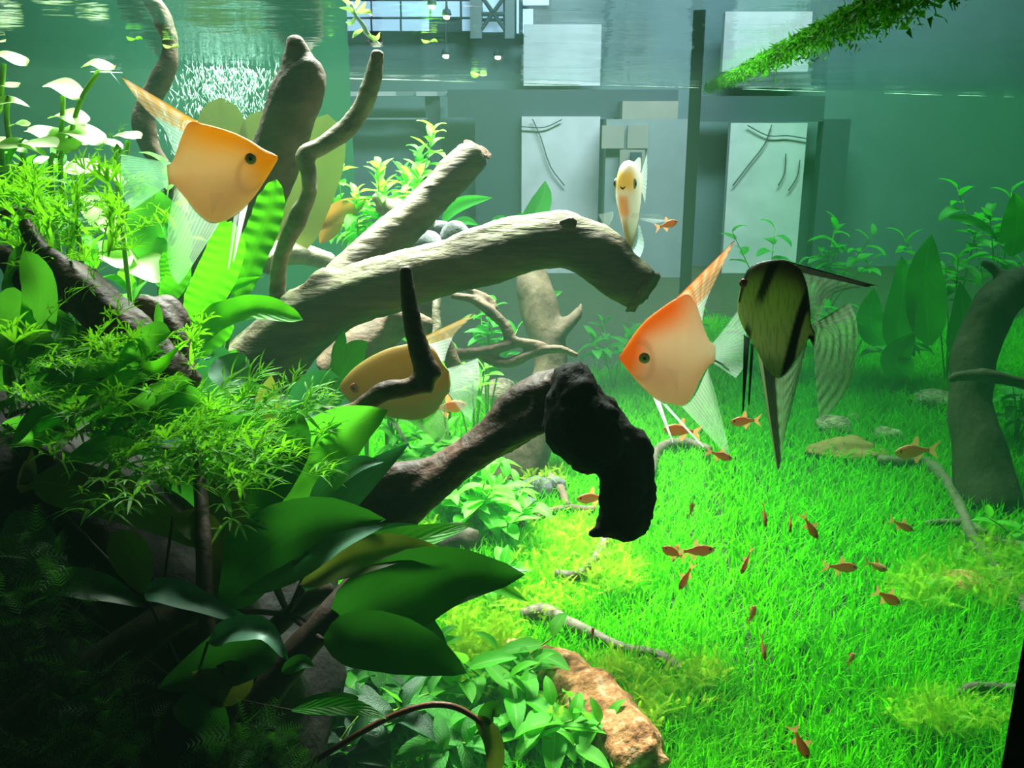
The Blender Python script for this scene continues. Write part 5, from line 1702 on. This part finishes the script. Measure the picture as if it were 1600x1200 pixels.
stem_plant('stem plant with pale round leaves whose tallest shoot leans right', [
    ([(100, 330, .72), (108, 230, .72), (125, 160, .72), (152, 115, .72)], [(152, 104, .72, 48, 44, 1, -.05), (165, 110, .715, 36, 30, 1, .3), (108, 185, .72, 70, 50, 1, -.12), (126, 212, .715, 80, 60, 1, -.15)]),
    ([(85, 330, .72), (92, 240, .72), (97, 190, .72), (98, 150, .72)], [(100, 140, .72, 64, 50, 1, -.35), (70, 210, .715, 60, 50, 1, -.2), (92, 228, .71, 80, 60, 1, .05)]),
    ([(185, 300, .73), (196, 250, .73), (200, 220, .73)], [(200, 213, .73, 46, 34, 1, 0), (160, 225, .73, 60, 46, -1, .2)]),
    ([(120, 340, .70), (135, 300, .70), (150, 275, .70)], [(150, 272, .69, 90, 70, 1, -.2)])])
stem_plant('stem plant with pale leaves rising along the left edge', [
    ([(10, 320, .70), (14, 230, .70), (10, 180, .70), (14, 150, .70)], [(15, 162, .70, 56, 40, 1, 0), (5, 230, .70, 70, 46, 1, -.1), (30, 195, .70, 40, 26, 1, .1)]),
    ([(-8, 260, .71), (0, 170, .71), (6, 100, .71)], [(16, 92, .71, 56, 40, 1, -.2), (8, 136, .71, 54, 34, 1, .2), (0, 66, .71, 20, 20, 1, .3)]),
    ([(40, 330, .69), (42, 280, .69), (35, 240, .69)], [(35, 232, .69, 70, 50, 1, -.15), (60, 225, .69, 66, 44, -1, .15), (20, 268, .68, 60, 40, 1, .1)])])
stem_plant('stem plant with one very large pale leaf behind the fish fin', [
    ([(210, 520, .80), (214, 470, .80), (222, 430, .80)], [(228, 422, .80, 74, 70, 1, -.35)]),
    ([(80, 330, .78), (84, 290, .78), (82, 262, .78)], [(84, 256, .78, 56, 40, 1, -.1), (170, 400, .78, 70, 60, 1, -.3), (150, 330, .80, 60, 60, .6, -.8), (190, 380, .80, 90, 70, .6, -.8)])])
for k, (lab, b_, h_, sp, nl, L, sh) in enumerate([
        ('green leafy stems under the pale leaves at the left edge', (40, 420, .72), .09, .06, 40, .040, 'bright'),
        ('green leafy stems below the left fish tail', (200, 450, .82), .09, .07, 44, .046, 'bright'),
        ('green leafy stems behind the lace fern top', (120, 420, .75), .10, .05, 36, .040, 'bright')]):
    plant_bush(lab, b_, h_, sp, nl, L, sh, 90 + k)


# lace fern: narrow blades that fork into fine crested tips
def lace_mesh(seed):
    r_ = np.random.default_rng(seed)
    L = 1.0
    parts, uvs = [], []
    s = np.linspace(0, 1, 5)
    bend = r_.uniform(.3, .9)
    mid = np.stack([s, .06 * np.sin(s * 3 + seed), .12 * s - bend * .45 * s ** 2], 1)
    V, Fc, uv = blade(mid, .075, 'strap', 0, .2, .05, 2, 9, toward=(.5, 0, 50))
    parts.append((V, Fc)); uvs += uv
    for k in range(13):
        f = r_.uniform(.25, 1.0) if k > 4 else 1.0
        c_ = np.array([np.interp(f, s, mid[:, i]) for i in range(3)])
        q = r_.uniform(-1.1, 1.1) if f < .95 else (k - 2) * .42
        l = r_.uniform(.22, .42) * (1 if f > .9 else .7)
        tip = c_ + l * np.array([math.cos(q), math.sin(q), r_.uniform(-.5, .25)])
        mm = (c_ + tip) / 2 + np.array([0, 0, .05])
        V, Fc, uv = blade(np.array([c_, mm, tip]), .036, 'lance', 0, .2, 0, 2, 6, toward=(.5, 0, 50))
        parts.append((V, Fc)); uvs += uv
        for sg in (-1, 1):
            q2 = q + sg * r_.uniform(.35, .8)
            t2 = mm + .55 * l * np.array([math.cos(q2), math.sin(q2), r_.uniform(-.4, .5)])
            V, Fc, uv = blade(np.array([mm, (mm + t2) / 2 + [0, 0, .02], t2]), .025, 'lance', 0, .2, 0, 2, 5, toward=(.5, 0, 50))
            parts.append((V, Fc)); uvs += uv
    V, Fc = join(parts)
    me = bpy.data.meshes.new('frond')
    set_mesh(me, V, Fc, uvs)
    me.materials.append(M['lace'])
    return me


LACE = [lace_mesh(k) for k in range(7)]


def lace_fern(lab, foot, spots, L, seed):
    r_ = np.random.default_rng(seed)
    t = thing('lace_fern', lab, 'plant', W(*foot), 'lace ferns on the left')
    for (x, y, d, yaw, pit, k) in spots:
        place(LACE[r_.integers(7)], t, W(x, y, d), math.radians(yaw + r_.uniform(-15, 15)), math.radians(pit + r_.uniform(-12, 12)), r_.uniform(-.5, .5), L * k * r_.uniform(.85, 1.2), 'frond')
    V, Fc = tube([(foot[0] - 30, foot[1] + 10, foot[2], 5), (foot[0], foot[1], foot[2], 6), (foot[0] + 40, foot[1] + 4, foot[2], 5)], 7, 10, .1, seed)
    obj('rhizome', V, Fc, M['brown_stem'], t)


r_ = np.random.default_rng(77)
lace_fern('lace fern with forked tips spreading over the dark wood, lowest of the lace ferns', (230, 700, .57),
          [(r_.uniform(90, 320), r_.uniform(670, 755), r_.uniform(.50, .58), r_.uniform(-70, 25), r_.uniform(0, 30), 1.0) for _ in range(46)], .062, 1)
lace_fern('lace fern in the middle, over the slanting dark root', (180, 560, .58),
          [(r_.uniform(40, 190), r_.uniform(530, 640), r_.uniform(.51, .55), r_.uniform(-90, 60), r_.uniform(0, 55), .8) for _ in range(20)], .052, 2)
lace_fern('lace fern with upright thin fronds before the pale leaves, topmost of the lace ferns', (110, 420, .60),
          [(r_.uniform(20, 190), r_.uniform(360, 450), r_.uniform(.57, .62), r_.uniform(-120, 90), r_.uniform(25, 85), .8) for _ in range(32)], .055, 3)
lace_fern('yellowish lace fern beside the bluish leaves, nearest the big log', (360, 690, .55),
          [(r_.uniform(290, 410), r_.uniform(655, 730), r_.uniform(.54, .58), r_.uniform(-60, 60), r_.uniform(0, 45), .75) for _ in range(20)], .048, 4)
lace_fern('lace fern at the left edge, under the long arching leaf', (40, 640, .57),
          [(r_.uniform(-30, 110), r_.uniform(560, 740), r_.uniform(.52, .58), r_.uniform(-100, 30), r_.uniform(0, 45), .9) for _ in range(12)], .058, 5)
lace_fern('lace fern behind the knuckled stump, beside the bright crinkled leaves', (260, 600, .64),
          [(r_.uniform(200, 310), r_.uniform(575, 650), r_.uniform(.57, .62), r_.uniform(-80, 80), r_.uniform(10, 65), .7) for _ in range(9)], .052, 6)
lace_fern('lace fern fronds at the far left top, by the edge-rising stem plant', (20, 330, .64),
          [(r_.uniform(-30, 150), r_.uniform(260, 350), r_.uniform(.62, .66), r_.uniform(-80, 80), r_.uniform(-10, 60), .7) for _ in range(20)], .05, 7)

# ------------------------------------------------------------------ moss, lawn, floating bits
def sprig_cloud(name, lab, centres, n, L, mat, seed, up=.5):
    """moss: short feathery sprigs, far too many to count"""
    r_ = np.random.default_rng(seed)
    V, Fc = [], []
    for _ in range(n):
        x, y, d, rx, ry = centres[r_.integers(len(centres))]
        q, rr = r_.uniform(0, 6.28), math.sqrt(r_.uniform(0, 1))
        rr *= 1.3
        px_, py_ = x + rx * rr * math.cos(q), y + ry * rr * math.sin(q)
        dd = d * r_.uniform(.96, 1.04)
        if mat == 'moss':
            dd = gd(px_, py_, .004 + .034 * r_.uniform(0, 1) * (1 - min(1, rr / 1.3)) ** .5)
        p0 = np.array(W(px_, py_, dd))
        dv = r_.normal(size=3) + np.array([0, -.25, up * 2])
        dv /= np.linalg.norm(dv)
        sd = np.cross(dv, r_.normal(size=3))
        sd /= np.linalg.norm(sd)
        l = L * r_.uniform(.6, 1.3) * (1.55 if mat == 'moss' else 1)
        m = 13 if mat == 'moss' else 8
        for i in range(m):
            f = i / m
            c_ = p0 + dv * l * f + np.array([0, 0, -.25 * l * f * f])
            ll = l * (.18 if mat == 'moss' else .36) * (1 - .75 * f)
            for sg in (-1, 1):
                k = len(V)
                a = c_ + sg * sd * ll + dv * ll * .7
                V += [c_ - dv * l * .012, c_ + dv * l * .03, a]
                Fc.append((k, k + 1, k + 2))
    uv = np.tile(np.array([[.2, .1], [.2, .4], [.3, .9]]), (len(V) // 3, 1))
    V = np.array(V)
    o = obj(name, V, Fc, M[mat], uv=uv, smooth=False)
    tag(o, lab, 'moss', kind='stuff')
    return o


sprig_cloud('moss', 'yellow green moss spilling over the orange stone', [(765, 1060, .525, 50, 40), (825, 1095, .515, 45, 32), (800, 1060, .5, 40, 30), (850, 1040, .5, 30, 22), (780, 1020, .545, 30, 30), (850, 1062, .525, 30, 16), (868, 1125, .51, 28, 25), (720, 1060, .53, 50, 40)], 3120, .010, 'moss', 1)
sprig_cloud('moss', 'yellow green moss mound left of the long grey stick', [(780, 960, .58, 40, 50), (760, 1000, .57, 40, 40), (720, 1000, .59, 30, 50), (850, 930, .62, 60, 30)], 2418, .010, 'moss', 2)
sprig_cloud('moss', 'yellow green moss band behind the short curved stick', [(850, 860, .73, 50, 35), (910, 860, .72, 45, 40), (960, 890, .70, 40, 30), (890, 830, .76, 40, 30), (840, 745, .88, 35, 20)], 2730, .011, 'moss', 3)
sprig_cloud('moss', 'yellow green moss to the right of the orange stone', [(1010, 1060, .555, 50, 30), (1060, 1080, .55, 50, 40), (1090, 1050, .56, 40, 25), (960, 1040, .56, 40, 20), (1010, 1110, .535, 30, 35)], 2028, .010, 'moss', 4)
sprig_cloud('moss', 'yellow green moss on the far mound beyond the side glass', [(1500, 900, .80, 90, 35), (1450, 920, .8, 60, 30), (1560, 910, .8, 50, 40), (1560, 860, .9, 60, 30)], 2184, .012, 'moss', 5)
sprig_cloud('moss', 'yellow green moss low in the corner beside the black seal', [(1500, 1120, .58, 90, 30), (1450, 1110, .6, 60, 30)], 1638, .010, 'moss', 6)
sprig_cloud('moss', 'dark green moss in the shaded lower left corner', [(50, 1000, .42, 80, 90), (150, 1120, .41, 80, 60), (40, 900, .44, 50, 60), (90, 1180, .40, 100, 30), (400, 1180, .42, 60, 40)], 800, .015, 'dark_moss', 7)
sprig_cloud('moss', 'light green feathery moss under the dark log end', [(660, 830, .66, 30, 14), (640, 860, .64, 40, 20)], 624, .010, 'moss', 8)


def floating_moss():
    """matted moss hanging under the surface along the side pane"""
    r_ = np.random.default_rng(3)
    V, Fc = [], []
    for _ in range(9000):
        f = r_.uniform(0, 1) ** .8
        c_ = C0.lerp(FR, .06 + .80 * f)
        p0 = np.array([c_.x + .004 + r_.uniform(-.1, 1) ** 2 * .046 * (.35 + .5 * f), c_.y, ZW - .003 - abs(r_.normal()) * .005])
        dv = r_.normal(size=3) + np.array([0, 0, -.6])
        dv /= np.linalg.norm(dv)
        sd = np.cross(dv, r_.normal(size=3))
        l = r_.uniform(.002, .007)
        k = len(V)
        V += [p0 - sd * .0008, p0 + sd * .0008, p0 + dv * l]
        Fc.append((k, k + 1, k + 2))
    uv = np.tile(np.array([[.2, .1], [.2, .4], [.3, .9]]), (len(V) // 3, 1))
    tag(obj('floating_moss', np.array(V), Fc, M['float_moss'], uv=uv, smooth=False), 'dark green moss mat hanging along the waterline of the side glass', 'moss', kind='stuff')


floating_moss()


def lawn(name, lab, poly_test, n, hlo, hhi, wd, seed, ymax, xr, near):
    r_ = np.random.default_rng(seed)
    m = n * 3
    # more blades near the lens
    yy = near + (ymax - near) * r_.uniform(0, 1, m) ** 1.9
    xx = r_.uniform(xr[0], xr[1], m)
    keep = poly_test(xx, yy)
    xx, yy = xx[keep][:n], yy[keep][:n]
    n = len(xx)
    patch = noise3(np.stack([xx, yy, 0 * xx], 1), 14, 5)
    hh = r_.uniform(hlo, hhi, n) * (1 + .25 * patch)
    az = r_.uniform(0, 6.28, n)
    lean = r_.uniform(.1, .95, n)
    ww = wd * r_.uniform(.7, 1.3, n) * (1 + .6 * np.clip(yy - .7, 0, 1))
    dirv = np.stack([np.cos(az), np.sin(az)], 1)
    sd = np.stack([-np.sin(az), np.cos(az)], 1)
    tw = r_.uniform(-.8, .8, n)
    sd = np.stack([sd[:, 0] * np.cos(tw) - sd[:, 1] * np.sin(tw), sd[:, 0] * np.sin(tw) + sd[:, 1] * np.cos(tw)], 1)
    V = np.zeros((n, 7, 3))
    for i, (f, k) in enumerate(((0, 1), (.4, .95), (.75, .6))):
        hx = hh * lean * f ** 1.8
        hz = hh * f * (1 - .25 * lean * f)
        c_ = np.stack([xx + dirv[:, 0] * hx, yy + dirv[:, 1] * hx, hz], 1)
        for j, sg in enumerate((-1, 1)):
            V[:, i * 2 + j, :2] = c_[:, :2] + sg * sd * (ww * k * .5)[:, None]
            V[:, i * 2 + j, 2] = c_[:, 2]
    V[:, 6, :2] = np.stack([xx, yy], 1) + dirv * (hh * lean)[:, None]
    V[:, 6, 2] = hh * (1 - .25 * lean)
    b = (np.arange(n) * 7)[:, None]
    tri = np.array([[0, 1, 3], [0, 3, 2], [2, 3, 5], [2, 5, 4], [4, 5, 6]])
    Fc = (b[:, :, None] + tri[None]).reshape(-1, 3)
    me = bpy.data.meshes.new(name)
    me.vertices.add(n * 7)
    me.vertices.foreach_set('co', V.reshape(-1).astype(np.float32))
    me.loops.add(len(Fc) * 3)
    me.loops.foreach_set('vertex_index', Fc.reshape(-1).astype(np.int32))
    me.polygons.add(len(Fc))
    me.polygons.foreach_set('loop_start', np.arange(0, len(Fc) * 3, 3, dtype=np.int32))
    me.polygons.foreach_set('loop_total', np.full(len(Fc), 3, dtype=np.int32))
    me.update(calc_edges=True)
    me.validate()
    me.materials.append(M['grass'])
    o = bpy.data.objects.new(name, me)
    COL.objects.link(o)
    return tag(o, lab, 'grass', kind='stuff')


def pane_x(y):
    return C0.x + (y - C0.y) * e.x / e.y


def back_y_left(x):
    return C0.y + (x - C0.x) * (CL.y - C0.y) / (CL.x - C0.x)


lawn('grass', 'bright green hairgrass lawn in the main tank', lambda x, y: (x < pane_x(y) - .0003) & (y < back_y_left(x) - .02), 64000, .016, .032, .0016, 1, 1.62, (-.42, .34), .44)
lawn('grass', 'dimmer green hairgrass lawn beyond the side glass', lambda x, y: (x > pane_x(y) + .0026) & (x < .75 * y + .15), 62000, .016, .034, .0016, 2, 2.0, (.16, 1.6), .40)

# bubble stream at the back left
def bubbles():
    r_ = np.random.default_rng(5)
    V, Fc = [], []
    for _ in range(1900):
        f = r_.uniform(0, 1)
        x = 335 + r_.normal() * 42 + 40 * (1 - f)
        y = 95 + 160 * r_.uniform(0, 1) ** 1.5
        c_ = np.array(W(x, y, 1.04 + r_.normal() * .015))
        if c_[2] > ZW - .004:
            continue
        r0 = r_.uniform(.0002, .0006)
        k = len(V)
        sx, sz = r0, r0 * r_.uniform(4, 16)
        tl = (r_.normal() * .4) * sz
        V += [c_ + [0, 0, sz] + [tl, 0, 0], c_ + [sx, 0, 0], c_ + [0, sx, 0], c_ + [-sx, 0, 0], c_ + [0, -sx, 0], c_ + [0, 0, -sz] - np.array([tl, 0, 0])]
        for a in range(4):
            Fc.append((k, k + 1 + a, k + 1 + (a + 1) % 4))
            Fc.append((k + 5, k + 1 + (a + 1) % 4, k + 1 + a))
    tag(obj('bubbles', np.array(V), Fc, M['bubble']), 'white stream of fine bubbles under the surface behind the left fish', 'bubbles', kind='stuff')


bubbles()

# floating sprout at the top, with a white root on the crooked branch
p = thing('floating_sprout', 'white floating sprout with curled shoots above the crooked branch top', 'plant', W(556, 30, .74))
V, Fc = tube([(594, 72, .79, 2.5), (582, 60, .785, 3), (572, 50, .78, 4), (568, 40, .775, 3.5), (556, 24, .77, 3), (548, 5, .77, 3)], 7, 20)
obj('root', V, Fc, M['white_leaf'] if False else M['foam'], p)
for pts in ([(556, 24, .77), (545, 14, .765), (530, 12, .76)], [(556, 22, .77), (566, 12, .765), (572, 2, .76)], [(556, 26, .77), (548, 36, .765), (540, 34, .76)], [(550, 10, .77), (540, 0, .765), (528, -6, .76)],
            [(568, 46, .78), (556, 52, .775), (550, 60, .77)], [(574, 54, .78), (588, 60, .775), (594, 50, .77)], [(558, 20, .77), (575, 18, .765), (582, 26, .76)], [(554, 14, .77), (560, 0, .765), (556, -10, .76)]):
    leaf(p, pts, 7, 'white_leaf', 'lance', 10, .2)
for x, y, lab in ((211, 61, 'green forked leaf scrap floating at the top left'), (268, 73, 'pale leaf scrap floating where the wavy branch meets the surface'),
                  (672, 65, 'white forked leaf scrap floating right of the sprout'), (749, 117, 'green round leaf scrap floating at the waterline')):
    q = G(x, y, ZW - .003)
    dd = depth(q)
    t = thing('floating_scrap', lab, 'leaf scrap', q)
    for sx in ((-14, 0), (12, 1)):
        leaf(t, [(x, y, dd), (x + sx[0] * .6, y - 2 * sx[1], dd), (x + sx[0], y + (-4 if sx[0] < 0 else 1), dd)], 5 if y < 100 else 9, 'white_leaf' if x != 211 else 'stauro', 'lance', 15, .2)
